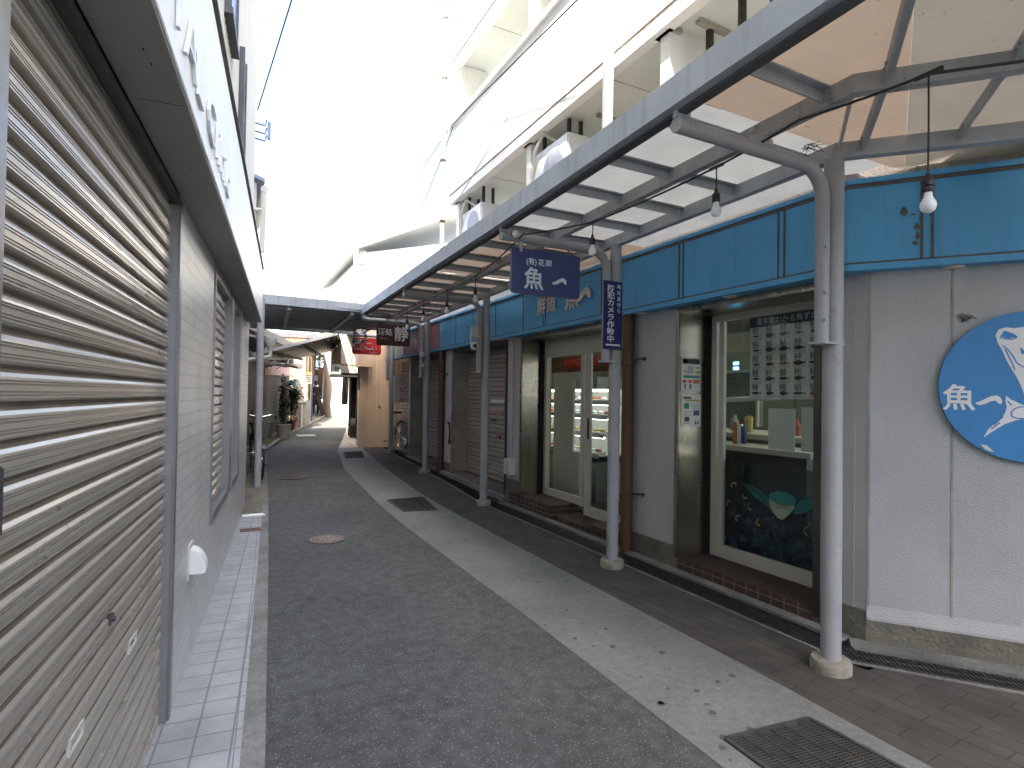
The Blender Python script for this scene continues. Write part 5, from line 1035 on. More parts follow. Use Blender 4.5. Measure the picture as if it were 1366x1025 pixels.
# ================================================================ BICYCLES
def bicycle(loc, ang, label, frame='bike_dark', basket='basket_wire', rack_bag=True):
    t = thing('bicycle', label, 'bicycle', loc); o = Vector(loc); d = Vector((math.cos(ang), math.sin(ang), 0)); r = Vector((-d.y, d.x, 0)); U = Vector((0, 0, 1))
    P = lambda a, b, c: o + d * a + r * b + U * c     # a forward, b left, c up
    RW = .33
    for cx_, nm in ((.55, 'front_wheel'), (-.52, 'rear_wheel')):
        g = MB(); g.tube([P(cx_ + RW * math.cos(k * math.pi / 16), 0, RW + RW * math.sin(k * math.pi / 16)) for k in range(33)], .018, 8, False); w = g.build(nm, 'tyre', t, smooth=True)
        g = MB(); g.tube([P(cx_ + (RW - .025) * math.cos(k * math.pi / 16), 0, RW + (RW - .025) * math.sin(k * math.pi / 16)) for k in range(33)], .008, 6, False)
        for k in range(18): a = k * math.pi / 9; g.tube([P(cx_, .03 * (-1) ** k, RW), P(cx_ + (RW - .025) * math.cos(a), 0, RW + (RW - .025) * math.sin(a))], .0018, 4)
        g.cyl(P(cx_, -.05, RW), P(cx_, .05, RW), .02, 8); g.build('rim', 'chrome', w, smooth=True)
        g = MB(); 
        for k in range(1, 12):
            a0 = R(10 + k * 14) if cx_ < 0 else R(20 + k * 12); a1 = a0 + R(15); q = RW + .03
            g.add([P(cx_ + q * math.cos(a0), -.03, RW + q * math.sin(a0)), P(cx_ + q * math.cos(a0), .03, RW + q * math.sin(a0)), P(cx_ + q * math.cos(a1), .03, RW + q * math.sin(a1)), P(cx_ + q * math.cos(a1), -.03, RW + q * math.sin(a1))], [(0, 1, 2, 3)])
        g.build('mudguard', frame, t, flat=True)
    g = MB(); g.tube([P(.36, 0, .82), P(.30, 0, .62), P(.1, 0, .36), P(-.08, 0, .28)], .017, 8); g.tube([P(-.08, 0, .28), P(-.20, 0, .80)], .015, 8)
    for b in (-.05, .05): g.tube([P(-.08, b * .6, .28), P(-.52, b, RW)], .009, 6); g.tube([P(-.18, b * .6, .68), P(-.52, b, RW)], .008, 6); g.tube([P(.40, b, .62), P(.55, b, RW)], .011, 6)
    g.tube([P(.40, -.05, .62), P(.40, .05, .62)], .012, 6); g.build('frame', frame, t, smooth=True)
    g = MB(); g.tube([P(.36, 0, .82), P(.33, 0, 1.0)], .014, 8); g.tube([P(.12, .28, .97), P(.22, .26, 1.02), P(.36, .16, 1.04), P(.36, 0, 1.0), P(.36, -.16, 1.04), P(.22, -.26, 1.02), P(.12, -.28, .97)], .011, 8); g.build('handlebar', 'chrome', t, smooth=True)
    for b in (-1, 1): g = MB(); g.tube([P(.2, .265 * b, 1.01), P(.08, .29 * b, .96)], .017, 8); g.build('grip', 'saddle', t, smooth=True)
    g = MB(); g.prism([P(-.32, -.10, .84), P(-.32, .10, .84), P(-.2, .07, .86), P(-.02, .02, .84), P(-.02, -.02, .84), P(-.2, -.07, .86)], U * .05); g.build('saddle', 'saddle', t, bev=.015)
    g = MB(); x0, x1 = .42, .72
    for k in range(7):
        z = .68 + k * .04; q = .11 + k * .008
        g.tube([P(x0, -q, z), P(x1, -q, z), P(x1, q, z), P(x0, q, z), P(x0, -q, z)], .004, 4)
    for k in range(9):
        u = -1 + k / 4; g.tube([P(x1, .11 * u, .68), P(x1, .16 * u, .93)], .003, 4); g.tube([P(x0, .11 * u, .68), P(x0, .16 * u, .93)], .003, 4); g.tube([P(x0, .11 * u, .68), P(x1, .11 * u, .68)], .003, 4)
        a_ = x0 + (x1 - x0) * k / 8; g.tube([P(a_, .11, .68), P(a_, .16, .93)], .003, 4); g.tube([P(a_, -.11, .68), P(a_, -.16, .93)], .003, 4)
    g.build('basket', basket, t)
    g = MB(); g.prism([P(-.78, -.06, .70), P(-.36, -.06, .70), P(-.36, .06, .70), P(-.78, .06, .70)], U * .012); g.tube([P(-.74, .05, .70), P(-.52, .05, RW)], .005, 5); g.tube([P(-.74, -.05, .70), P(-.52, -.05, RW)], .005, 5); g.build('rear_rack', 'chrome', t)
    g = MB(); g.lathe(P(-.82, 0, .5), [(.02, 0), (.03, .02), (.02, .05)], 8); g.build('rear_reflector', 'letter_red', t)
    g = MB(); g.cyl(P(-.08, -.09, .28), P(-.08, .09, .28), .012, 6); g.cyl(P(-.08, .055, .28), P(-.08, .065, .28), .09, 18); g.prism([P(.02, .10, .16), P(.10, .10, .16), P(.10, .18, .16), P(.02, .18, .16)], U * .02); g.prism([P(-.22, -.10, .38), P(-.14, -.10, .38), P(-.14, -.18, .38), P(-.22, -.18, .38)], U * .02); g.build('pedals', 'dark_iron', t)
    return t
b1 = GG(348.5, 640)
bk1 = bicycle((b1.x - .05, b1.y + .55, b1.z), R(-86), 'dark city bicycle with a black wire basket parked behind the left post')
g = MB(); q = Vector((b1.x - .02, b1.y + .5, b1.z)); 
g.lathe(q + Vector((0, .05, .97)), [(.10, 0), (.14, .02), (.145, .10), (.12, .14), (.03, .15)], 14); tag(g.build('helmet', 'room_dark', base=q + Vector((0, 0, .97)), smooth=True), 'dark helmet-like bundle resting on the handlebars of the left bicycle', 'helmet')
b2 = GG(529, 600)
bicycle((b2.x - .0, b2.y + .42, h(b2.y)), R(100), 'blue and black bicycle with a tan basket beside the fifth post', 'bike_blue', 'basket_tan')
# ================================================================ FAR RIGHT SIDE: peach shop etc
Yp = 13.6
ps = thing('peach_shop', 'peach coloured metal-clad shop with a dark doorway at the bend of the lane', 'shop', (3.4, Yp, .2))
a = PY(478, 598, Yp); xw = a.x
g = MB(); g.box(xw, 5.2, Yp, Yp + .12, .0, 3.1); g.box(xw + .9, 5.2, Yp + .12, Yp + 2.6, .0, 3.1)
g.build('wall', 'peach_siding', ps)
g = MB(); rows = [[], []]; x = xw + .12
while x < 4.9:
    for dx, w in ((0, 0), (.06, 0), (.066, .008), (.084, .008)): rows[0].append(Vector((x + dx, Yp - .004 - w, .22))); rows[1].append(Vector((x + dx, Yp - .004 - w, 3.1)))
    x += .09
g.grid(rows); g.build('ribbed_cladding', 'peach_siding', ps, flat=True)
g = MB(); g.box(xw - .02, xw + .10, Yp - .03, Yp + .1, .18, 3.1); g.build('corner_post', 'peach_siding', ps)
g = MB(); p = PY(479, 450, Yp - .1); g.box(p.x - .06, p.x + .28, Yp - .30, Yp - .0, PY(479, 490, Yp).z, 3.0); g.build('bulkhead', 'peach_siding', ps)
# wall facing the lane beyond, dark doorway
wl = interp([(xw, Yp), (3.15, 16.5), (4.1, 20.5)])
g = MB()
for y0, y1 in ((13.72, 14.1), (15.6, 16.3)): g.hexa([(wl(y0), y0, 0), (wl(y1), y1, 0), (wl(y1) + .4, y1, 0), (wl(y0) + .4, y0, 0), (wl(y0), y0, 3.2), (wl(y1), y1, 3.2), (wl(y1) + .4, y1, 3.2), (wl(y0) + .4, y0, 3.2)])
g.build('lane_wall', 'dark_wood', ps)
g = MB(); g.hexa([(wl(14.1) + .12, 14.1, 0), (wl(15.6) + .12, 15.6, 0), (3.7, 15.6, 0), (3.7, 14.1, 0), (wl(14.1) + .12, 14.1, 3.1), (wl(15.6) + .12, 15.6, 3.1), (3.7, 15.6, 3.1), (3.7, 14.1, 3.1)]); g.build('doorway', 'black_gap', ps)
g = MB(); g.box(xw - .05, 5.2, Yp + .02, 16.6, 3.1, 3.2); g.build('roof', 'roof_tile', ps)
# cream block above (from 455..470, 455..498)
Yc = 15.2; a = PY(455.5, 458, Yc); b = PY(470, 498, Yc)
cb_ = thing('cream_bay', 'cream upper bay projecting over the lane left of the peach shop', 'bay', ((a.x + b.x) / 2, Yc, b.z))
g = MB(); g.box(a.x, b.x + .3, Yc, Yc + 1.6, b.z, 3.4); g.build('wall', 'cream_wall', cb_); g = MB(); g.box(a.x - .02, b.x + .3, Yc - .02, Yc + 1.6, b.z - .08, b.z - .002); g.build('bottom_trim', 'dark_wood', cb_)
a = PY(442, 486, 15.0); b = PY(455, 500, 15.0)
lb = thing('light_box_sign', 'grey box sign with a dark green leaf mark over the lane', 'sign', ((a.x + b.x) / 2, 15, b.z)); g = MB(); g.box(a.x, b.x, 15.0, 15.12, b.z, a.z); g.build('box', 'letter_grey', lb, bev=.01)
g = MB(); p = Vector(((a.x + b.x) / 2 + .02, 14.998, (a.z + b.z) / 2))
for k in range(4): an = R(45 + 90 * k); c = p + Vector((.045 * math.cos(an), 0, .045 * math.sin(an))); g.prism([c + Vector((.035 * math.cos(j * .785), 0, .035 * math.sin(j * .785))) for j in range(8)], (0, -.002, 0))
g.build('leaf_mark', 'leaf', lb)
g = MB(); g.box(b.x, b.x + .5, 15.03, 15.07, a.z - .02, a.z + .01); g.box(a.x, b.x + .5, 15.0, 15.12, b.z - .05, b.z - .012); g.build('bracket', 'dark_wood', lb)
# dark posts / pipes at doorway and hanging fabric banner
Yb = 16.8; a = PY(457.5, 502, Yb); b = PY(465, 540, Yb)
fb_ = thing('fabric_banner', 'long beige fabric banner hanging in the lane beside the dark doorway', 'banner', ((a.x + b.x) / 2, Yb, b.z))
g = MB(); rows = []
for j in range(9):
    z = a.z + (b.z - a.z) * j / 8; rows.append([Vector((a.x + (b.x - a.x) * i / 8 - .03 * j / 8, Yb + .03 * math.sin(i * 1.9 + j * .3), z)) for i in range(9)])
g.grid(rows); g.build('cloth', 'curtain', fb_, flat=True); g = MB(); g.cyl((a.x - .05, Yb, a.z), (b.x + .4, Yb, a.z), .012, 8); g.build('rod', 'dark_wood', fb_)
g = MB(); p = GG(467.5, 583); g.cyl((p.x, p.y, p.z), (p.x, p.y, 2.5), .03, 8); tag(g.build('drainpipe', 'ivory_plastic', base=p), 'thin pale pipe beside the dark doorway', 'pipe')
g = MB(); A = PY(467, 470, 13.5); B = PY(471, 492, 13.5); Cc = PY(481, 504, 13.5); g.tube([PY(464, 456, 13.5), A, B, Cc, PY(483, 514, 13.5)], .012, 6); tag(g.build('loose_cable', 'ivory_plastic', base=A), 'pale cable drooping across the corner of the peach shop', 'cable')
g = MB(); g.tube([PY(478, 476, 13.35), PY(479, 520, 13.35)], .02, 6); tag(g.build('dark_pole', 'dark_wood', base=PY(478, 520, 13.35)), 'short dark vertical bar on the peach shop corner below the red sign', 'bar')
# ================================================================ FAR LEFT SIDE
fl_ = interp([(-.25, 9), (.25, 13.4), (.72, 15.67), (1.80, 19.15), (3.0, 23.65), (4.4, 31.66), (6.9, 44.3)])
def fw(y0, y1, z0, z1, dep=.0, th=.1):  # facade prism along the far-left line
    g = MB(); a = Vector((fl_(y0) + dep, y0, 0)); b = Vector((fl_(y1) + dep, y1, 0)); n = Vector((-(b - a).normalized().y, (b - a).normalized().x, 0)) * th
    g.hexa([a + Vector((0, 0, z0)), b + Vector((0, 0, z0)), b + n + Vector((0, 0, z0)), a + n + Vector((0, 0, z0)), a + Vector((0, 0, z1)), b + Vector((0, 0, z1)), b + n + Vector((0, 0, z1)), a + n + Vector((0, 0, z1))]); return g
sp = thing('small_bar', 'small dark shuttered bar with a faded pink awning on the left', 'shop', (fl_(15), 15, .3))
fw(13.4, 19.3, .0, 2.9, 0, 2.5).build('wall', 'dark_wood', sp)
fw(15.6, 16.4, .4, 2.2, .02, .03).build('poster_board', 'dark_wood', sp)
Fs = Fr((fl_(16.8), 16.8), (fl_(18.1) - fl_(16.8), 1.3), (1.3, -(fl_(18.1) - fl_(16.8))))
shutter('roller_shutter', Fs, 0, 1.4, .35, 2.3, .03, 'shutter_brown', sp, pitch=.085, simple=True)
a = PY(352, 487, 14.2); b = PY(386, 487.5, 17.2)
YA, YB = 15.8, 18.4
zt_, zb_ = PY(385, 488, YB).z, PY(385, 501, YB).z; zt2, zb2 = PY(354, 487, YA).z, PY(354, 500, YA).z
A0 = PY(353, 488, YA); A1 = PY(386, 488, YB)
g = MB(); n_ = 24; rows = [[], [], []]
for i in range(n_ + 1):
    u = i / n_; x = A0.x + (A1.x - A0.x) * u; y = YA + (YB - YA) * u; zt = zt2 + (zt_ - zt2) * u; zb_i = zb2 + (zb_ - zb2) * u; k = .02 * (i % 2)
    rows[0].append(Vector((x - .5, y + .1, zt + .25))); rows[1].append(Vector((x + k, y, zt))); rows[2].append(Vector((x + .02 + k, y, zb_i - .02 * (i % 2))))
g.grid(rows); g.build('awning', 'pink_awning', sp, flat=True)
g = MB(); g.bar((A0.x - .02, YA, zb2 - .01), (A1.x - .02, YB, zb_ - .01), .03, .03); g.bar((A0.x, YA, zt2 + .02), (A1.x, YB, zt_ + .02), .04, .05); g.build('awning_frame', 'dark_wood', sp)
fw(13.3, 19.4, 2.9, 3.1, .1, 2.7).build('roof', 'roof_tile', sp)
tg = MB()
for k in range(16): x = random.uniform(345, 384); y = random.uniform(478, 487); p = PY(x, y, 15 + random.uniform(-.6, 1)); tg.tube([p, p + Vector((random.uniform(-.3, .3), random.uniform(-.2, .2), random.uniform(-.12, .12))), p + Vector((random.uniform(-.4, .4), 0, random.uniform(-.15, .1)))], random.uniform(.008, .03), 6)
tag(tg.build('awning_clutter', 'stone_planter', base=PY(365, 483, 15)), 'tangle of old pipes and sticks lying above the pink awning', 'clutter')
cw_ = thing('cream_house', 'narrow cream house behind the plants and the meter cabinet', 'house', (fl_(19), 19, .4)); fw(19.3, 22.6, .2, 3.0, 0, 3).build('wall', 'cream_wall', cw_)
g = MB(); g.cyl(PY(388, 484, 18.5), PY(399, 487, 19), .14, 10); g.build('duct', 'concrete_wall', cw_)
fw(19.3, 22.8, 3.0, 3.12, .25, 3).build('roof', 'roof_tile', cw_)
th_ = thing('timber_house', 'sunlit yellowish timber house further down the left side', 'house', (fl_(25), 25, .5)); fw(22.6, 30, .2, 3.6, 0, 4).build('wall', 'brown_wood', th_); fw(22.5, 30.2, 3.6, 3.75, .4, 4.5).build('roof', 'roof_tile', th_)
for y in (22.9, 24.4, 26): fw(y, y + .12, .3, 3.0, .04, .04).build('post', 'cream_wall', th_)
# meter cabinet
def bx(px0, py0, px1, py1, Y, dep, mat, name, label, cat, group=None, leg=None):
    a = PY(px0, py0, Y); b = PY(px1, py1, Y); g = MB(); g.box(a.x, b.x, Y, Y + dep, b.z, a.z); o = g.build(name, mat, base=((a.x + b.x) / 2, Y, b.z), bev=.01); return tag(o, label, cat, group), a, b
mc = thing('meter_cabinet', 'tall beige electric meter cabinet standing at the left kerb', 'cabinet', PY(402, 583, 18.6))
a = PY(394, 506, 18.6); b = PY(409, 536, 18.6); g = MB(); g.box(a.x, b.x, 18.6, 19.1, b.z, a.z); g.build('case', 'beige_box', mc, bev=.015)
p = PY(402.5, 517, 18.6); g = MB(); g.box(p.x - .04, p.x + .05, 18.59, 18.6, p.z - .025, p.z + .025); g.build('warning_plate', 'letter_red', mc)
a = PY(396, 537, 18.65); b = PY(408, 571, 18.65); g = MB(); g.box(a.x, b.x, 18.68, 19.0, .35, a.z); g.build('stand', 'concrete_wall', mc); g = MB(); p = PY(402.5, 540, 18.6); g.cyl((p.x, 18.64, .38), (p.x, 18.64, p.z), .03, 8); g.build('riser_pipe', 'ivory_plastic', mc)
def board(px0, py0, px1, py1, Y, mat, name, label, cat, dep=.04, pole=True, ext=None):
    t = thing(name, label, cat, PY((px0 + px1) / 2, py1, Y)); a = PY(px0, py0, Y); b = PY(px1, py1, Y); g = MB(); g.box(a.x, b.x, Y, Y + dep, b.z, a.z); g.build('panel', mat, t); return t, a, b
t, a, b = board(407, 496, 416, 512, 21, 'sign_white', 'menu_board', 'white menu board with brown lines and yellow top on the left side of the lane', 'sign')
g = MB()
for k in range(4): z = a.z - (a.z - b.z) * (.3 + .17 * k); g.box(a.x + .03, b.x - .03, 20.99, 21, z - .02, z + .015)
g.build('text_lines', 'brown_wood', t); g = MB(); g.box(a.x, b.x, 20.985, 20.995, a.z - .08, a.z); g.build('top_band', 'yellow', t); g = MB(); g.box(b.x, b.x + .04, 21, 21.04, .5, a.z); g.build('pole', 'navy_sign', t)
t, a, b = board(420, 501, 430.5, 509, 27, 'letter_white', 'lit_sign', 'bright white sign board with a brown top over the timber house door', 'sign')
g = MB(); g.box(a.x, b.x, 26.98, 27.05, a.z + .002, a.z + .25); g.build('top_panel', 'brown_wood', t)
t, a, b = board(406, 529, 411.5, 535, 20, 'orange', 'small_notice_board', 'small orange notice board beside the meter cabinet', 'sign'); g = MB(); g.box(a.x + .02, b.x - .02, 19.99, 20, b.z + .03, a.z - .03); g.build('paper', 'sign_white', t)
g = MB(); a = PY(409, 534, 20); b = PY(414, 546, 20); g.box(a.x, b.x, 20, 20.3, b.z, a.z); g.box(a.x + .02, b.x - .02, 20.05, 20.25, .45, b.z); tag(g.build('vending_stand', 'steel_grey', base=(a.x, 20, .45)), 'small grey box on a dark stand next to the orange notice', 'stand')
# wooden leaning board / post
a = PY(425, 502, 26); b = PY(430.5, 530, 26)
g = MB(); g.box(a.x, b.x, 26, 26.15, b.z - .1, a.z + .4); tag(g.build('wooden_door', 'brown_wood', base=(a.x, 26, 1)), 'tall brown timber door panel standing open on the left of the lane', 'door panel')
g = MB(); p0 = PY(424.5, 530, 24.5); p1 = PY(432, 558, 24.5); g.bar(p0, p1, .17, .05, up=Vector((0, 1, 0))); tag(g.build('leaning_board', 'dark_wood', base=p1), 'dark board leaning outwards from the timber panel onto the lane', 'board')
# planter, pots and plants
def foliage(g, c, rx, ry, rz, n, ls, seed):
    rnd = random.Random(seed)
    for i in range(n):
        u = rnd.gauss(0, .5); v = rnd.gauss(0, .5); w = rnd.gauss(0, .5); p = Vector(c) + Vector((u * rx, v * ry, w * rz)); s = ls * rnd.uniform(.6, 1.4)
        a = rnd.uniform(0, 6.28); t1 = Vector((math.cos(a), math.sin(a), rnd.uniform(-.6, .6))).normalized(); t2 = t1.cross(Vector((rnd.uniform(-1, 1), rnd.uniform(-1, 1), 1))).normalized()
        g.add([p - t1 * s, p - t2 * s * .4, p + t1 * s, p + t2 * s * .4], [(0, 1, 2, 3)])
def potted(px, py, Y, hgt, wid, label, pot='stone_planter', leafm='leaf_dark', n=260, ls=.05, seed=1, ph=.3, pr=.15):
    p = PY(px, py, Y); t = thing('potted_plant', label, 'potted plant', p, None)
    g = MB(); g.lathe(p, [(pr * .75, 0), (pr * .95, ph * .9), (pr, ph * .92), (pr, ph), (pr * .85, ph)], 16); g.build('pot', pot, t, smooth=True)
    g = MB(); g.tube([p + Vector((0, 0, ph)), p + Vector((.02, 0, ph + hgt * .4)), p + Vector((-.02, .03, ph + hgt * .8))], .015, 6); g.tube([p + Vector((0, 0, ph)), p + Vector((.1, 0, ph + hgt * .7))], .01, 6); g.build('stem', 'bark', t)
    g = MB(); foliage(g, p + Vector((0, 0, ph + hgt * .55)), wid, wid, hgt * .5, n, ls, seed); g.build('leaves', leafm, t, flat=True); return t
potted(378.5, 584, 15.6, .8, .12, 'tall dark bushy plant in a large round pale pot at the left kerb', seed=3, n=340, ph=.34, pr=.19, ls=.04)
potted(388, 573, 17.4, 1.0, .14, 'slim tall dark plant on the mossy verge before the meter cabinet', 'dark_wood', 'leaf_dark', 420, .06, 5, .25, .13)
potted(391.5, 571, 17.9, .7, .12, 'reddish small plant with pale flowers next to the meter cabinet', 'fish_red', 'brown_wood', 260, .05, 9, .25, .13)
potted(375.5, 580, 16.2, 1.1, .06, 'narrow dark climbing plant against the shutter of the bar', 'dark_iron', 'leaf_dark', 380, .06, 15, .2, .12)
g = MB(); c = PY(389, 515, 17.4); foliage(g, c + Vector((.1, 0, -.25)), .2, .18, .16, 260, .055, 12); lo_ = g; tp = thing('drooping_shrub', 'dark leafy shrub spreading below the teal sheet', 'shrub', c); lo_.build('leaves', 'leaf_dark', tp, flat=True); g = MB(); g.tube([(c.x, 17.4, .4), (c.x + .03, 17.4, c.z - .2)], .025, 6); g.build('trunk', 'bark', tp)
g = MB(); rows = []
for j in range(7): rows.append([Vector((c.x - .2 + .1 * i * .6, 17.2 + .09 * j, c.z + .14 * math.sin(math.pi * i / 6) + .05 * math.sin(j * 1.4 + i) - .03 * abs(j - 3))) for i in range(7)])
g.grid(rows); tag(g.build('plastic_sheet', 'tarp_teal', base=c, flat=True), 'crumpled teal plastic sheet spread over the plants on the left', 'plastic sheet')
a = PY(378.5, 519, 16.4); b = PY(383.5, 534, 16.4); g = MB(); g.box(a.x, b.x, 16.4, 16.44, b.z, a.z); tag(g.build('pink_board', 'pink_awning', base=b), 'small faded pink board hanging beside the dark shutter', 'board')
a = PY(375.5, 503, 16.6); b = PY(381.5, 510, 16.6); g = MB(); g.box(a.x, b.x, 16.6, 16.64, b.z, a.z); tag(g.build('pale_board', 'sign_white', base=b), 'small pale board fixed just under the pink awning', 'board')
# ================================================================ PERSON
def person(base, H_, face):
    sc_ = H_ / 1.7; t = Vector(base)
    me = bpy.data.meshes.new('person'); J = {}; V = []; E = []; RR = []
    def j(n, x, y, z, r, p=None):
        J[n] = len(V); V.append((x * sc_, y * sc_, z * sc_)); RR.append(r * sc_)
        if p: E.append((J[p], J[n]))
    j('pel', 0, 0, .92, .125); j('wst', 0, 0, 1.08, .115, 'pel'); j('chs', 0, -.01, 1.28, .135, 'wst'); j('nkb', 0, 0, 1.43, .06, 'chs'); j('nk', 0, -.01, 1.49, .048, 'nkb'); j('hd', 0, -.02, 1.58, .085, 'nk'); j('ht', 0, -.01, 1.66, .07, 'hd')
    for s in (-1, 1):
        k = 'LR'[s > 0]
        j(k + 'sh', .17 * s, 0, 1.38, .05, 'chs'); j(k + 'el', .22 * s, .02, 1.12, .042, k + 'sh'); j(k + 'wr', .17 * s, -.14, .98 if s > 0 else 1.05, .03, k + 'el'); j(k + 'hd', .13 * s, -.2, .99 if s > 0 else 1.08, .035, k + 'wr')
        j(k + 'hp', .09 * s, 0, .86, .085, 'pel'); j(k + 'kn', .10 * s, -.02 * s, .48, .06, k + 'hp'); j(k + 'an', .10 * s, .02 * s, .09, .045, k + 'kn'); j(k + 'ft', .11 * s, -.12 + .02 * s, .04, .038, k + 'an')
    me.from_pydata(V, E, []); o = bpy.data.objects.new('person', me); C.objects.link(o)
    o.modifiers.new('s', 'SKIN'); o.modifiers.new('b', 'SUBSURF').levels = 2
    for i, sv in enumerate(me.skin_vertices[0].data): sv.radius = (RR[i], RR[i]); sv.use_root = (i == 0)
    dg = bpy.context.evaluated_depsgraph_get(); dg.update(); nm = bpy.data.meshes.new_from_object(o.evaluated_get(dg)); bpy.data.objects.remove(o)
    o = bpy.data.objects.new('person', nm); C.objects.link(o); o.location = t; o.rotation_euler = (0, 0, face); nm.name = 'person'
    for q in ('coat_dark', 'skin', 'shoe_white', 'hair'): nm.materials.append(MATS[q])
    for p in nm.polygons:
        c = p.center / sc_; p.use_smooth = True
        p.material_index = 1 if (c.z > 1.46 or (abs(c.x) < .18 and c.y < -.175 and .9 < c.z < 1.2)) else (2 if c.z < .10 else 0)
    BASE[o.name] = t
    def part(nm_, mat, fn):
        g = MB(); fn(g); g.v = [v * sc_ for v in g.v]; m_ = g.build(nm_, mat, None, (0, 0, 0), smooth=True); m_.parent = o; m_.location = (0, 0, 0)
    part('hair', 'hair', lambda g: (g.lathe((0, .012, 1.52), [(.06, -.03), (.095, .0), (.1, .08), (.098, .12), (.075, .17), (.03, .19)], 16)))
    part('coat', 'coat_dark', lambda g: g.lathe((0, 0, .55), [(.17, 0), (.16, .3), (.13, .5), (.16, .75), (.15, .84), (.07, .9)], 18))
    part('nose', 'skin', lambda g: g.lathe((0, -.105, 1.565), [(.006, 0), (.014, .01), (.004, .05)], 8))
    part('eyes', 'letter_dark', lambda g: (g.lathe((-.032, -.095, 1.605), [(.004, -.006), (.01, 0), (.004, .006)], 8), g.lathe((.032, -.095, 1.605), [(.004, -.006), (.01, 0), (.004, .006)], 8)))
    part('scarf', 'letter_white', lambda g: g.lathe((0, -.02, 1.38), [(.09, 0), (.085, .04), (.06, .07)], 14))
    return tag(o, 'person in a long dark coat and white shoes standing by the timber door', 'person')
p = PY(421, 555.5, 25.0); zz = h(25.0) + .1; Hp = 41 * 25 / 750 * .98 + .0
person((p.x, 25.0, p.z), max(1.5, min(1.75, Hp)), R(10))
# ================================================================ BACKGROUND
wh = thing('white_house', 'tall sunlit white house with a tiled eave beyond the canopy', 'house', (5, 18, .4))
a = PY(472, 330, 18); b = PY(560, 300, 18); c_ = PY(476, 345, 18)
g = MB(); g.box(c_.x + .25, 12, 18, 26, .3, c_.z - .1); g.prism([Vector((c_.x + .25, 18, c_.z - .1)), Vector((12, 18, c_.z - .1)), Vector((12, 18, b.z + .8)), Vector((c_.x + .25, 18, a.z - .12))], (0, 8, 0)); g.build('wall', 'white_wall', wh)
g = MB(); e = Vector((12, 17.7, a.z + (b.z - a.z) * (12 - a.x) / (b.x - a.x))); g.prism([Vector((a.x, 17.7, a.z)), e, e + Vector((0, 0, -.12)), Vector((a.x, 17.7, a.z - .12))], (0, 8.5, 0)); g.build('roof', 'sign_white', wh)
g = MB(); g.cyl((a.x + .05, 17.75, a.z - .1), (a.x + .05, 17.75, 3), .05, 10); g.box(a.x, a.x + .35, 17.8, 18, c_.z - .2, a.z - .12); g.build('downpipe', 'stucco_pink', wh)
g = MB(); p = PY(536, 318, 17.9); g.box(p.x, p.x + .5, 17.95, 18.02, 5.0, 6.0); g.build('window', 'letter_grey', wh)
g = MB(); fwb = thing('white_block', 'bright white building closing the end of the lane', 'building', (9, 47, 1)); g.box(4.5, 13, 58, 64, 1., 9); g.build('wall', 'white_wall', fwb)
g = MB()
for x in (6.2, 8, 10): g.box(x, x + 1.1, 57.9, 58.0, 3.6, 5.0)
g.build('window', 'window_blue', fwb); g = MB(); g.box(4.2, 13.4, 57.5, 64.5, 9, 9.2); g.build('roof', 'roof_tile', fwb)
rb = thing('lane_house', 'pale house on the right of the far lane behind the banner', 'house', (5.5, 22, .5)); g = MB(); wl2 = interp([(4.9, 20), (5.6, 23), (7.4, 31), (10.3, 44)])
g.hexa([(wl2(20) , 20, 0), (wl2(34), 34, 0), (15, 34, 0), (12, 20, 0), (wl2(20), 20, 4.8), (wl2(34), 34, 4.8), (15, 34, 4.8), (12, 20, 4.8)]); g.build('wall', 'white_wall', rb); g = MB(); g.hexa([(wl2(20) - .4, 19.8, 4.8), (wl2(34) - .4, 34.2, 4.8), (15, 34, 4.8), (12, 20, 4.8), (wl2(20) - .4, 19.8, 4.95), (wl2(34) - .4, 34.2, 4.95), (15, 34, 6.5), (12, 20, 6.5)]); g.build('roof', 'roof_tile', rb)
lw = thing('pale_house', 'pale blue-grey corrugated house above the far left roofs', 'house', (2, 32, .6)); g = MB(); g.box(-4, fl_(31) - .1, 31, 38, .3, 5.4); g.build('wall', 'siding', lw); g = MB(); g.box(-4.3, fl_(31) + .3, 30.7, 38.3, 5.4, 5.6); g.build('roof', 'roof_tile', lw)
g = MB(); x = fl_(31) - 1.8
while x < fl_(31) - .2: g.box(x, x + .06, 30.95, 31.0, 3.4, 5.2); x += .14
g.build('shutter_slats', 'light_teal', lw)
# sloping roof across the lane beyond the crossing roof
sr = thing('sloping_roof', 'sloping corrugated roof over the lane beyond the crossing roof', 'roof', (2, 15.6, 2.7))
L0 = PY(334, 476, 14.6); L1 = PY(448, 447.5, 14.6); M0 = PY(385, 481, 17.4); M1 = PY(456, 467, 17.4)
g = MB(); rows = []
n_ = 22
for i in range(n_ + 1):
    u = i / n_
    for du, dz in ((0, 0), (.3, .0), (.5, .03), (.8, .03)):
        uu = (i + du) / n_; rows.append([L0.lerp(L1, uu) + Vector((0, 0, dz)), M0.lerp(M1, uu) + Vector((0, 0, dz))])
g.grid(rows); g.build('corrugated_sheet', 'corrugated_brown', sr, flat=True)
g = MB(); g.bar(L0 + Vector((0, 0, .03)), L1 + Vector((0, 0, .03)), .06, .07); g.build('edge_trim', 'alu_rail', sr)
g = MB(); 
for u in (.25, .6, .9): g.bar(L0.lerp(L1, u) - Vector((0, 0, .05)), M0.lerp(M1, u) - Vector((0, 0, .05)), .05, .06)
g.build('rafter', 'dark_wood', sr)
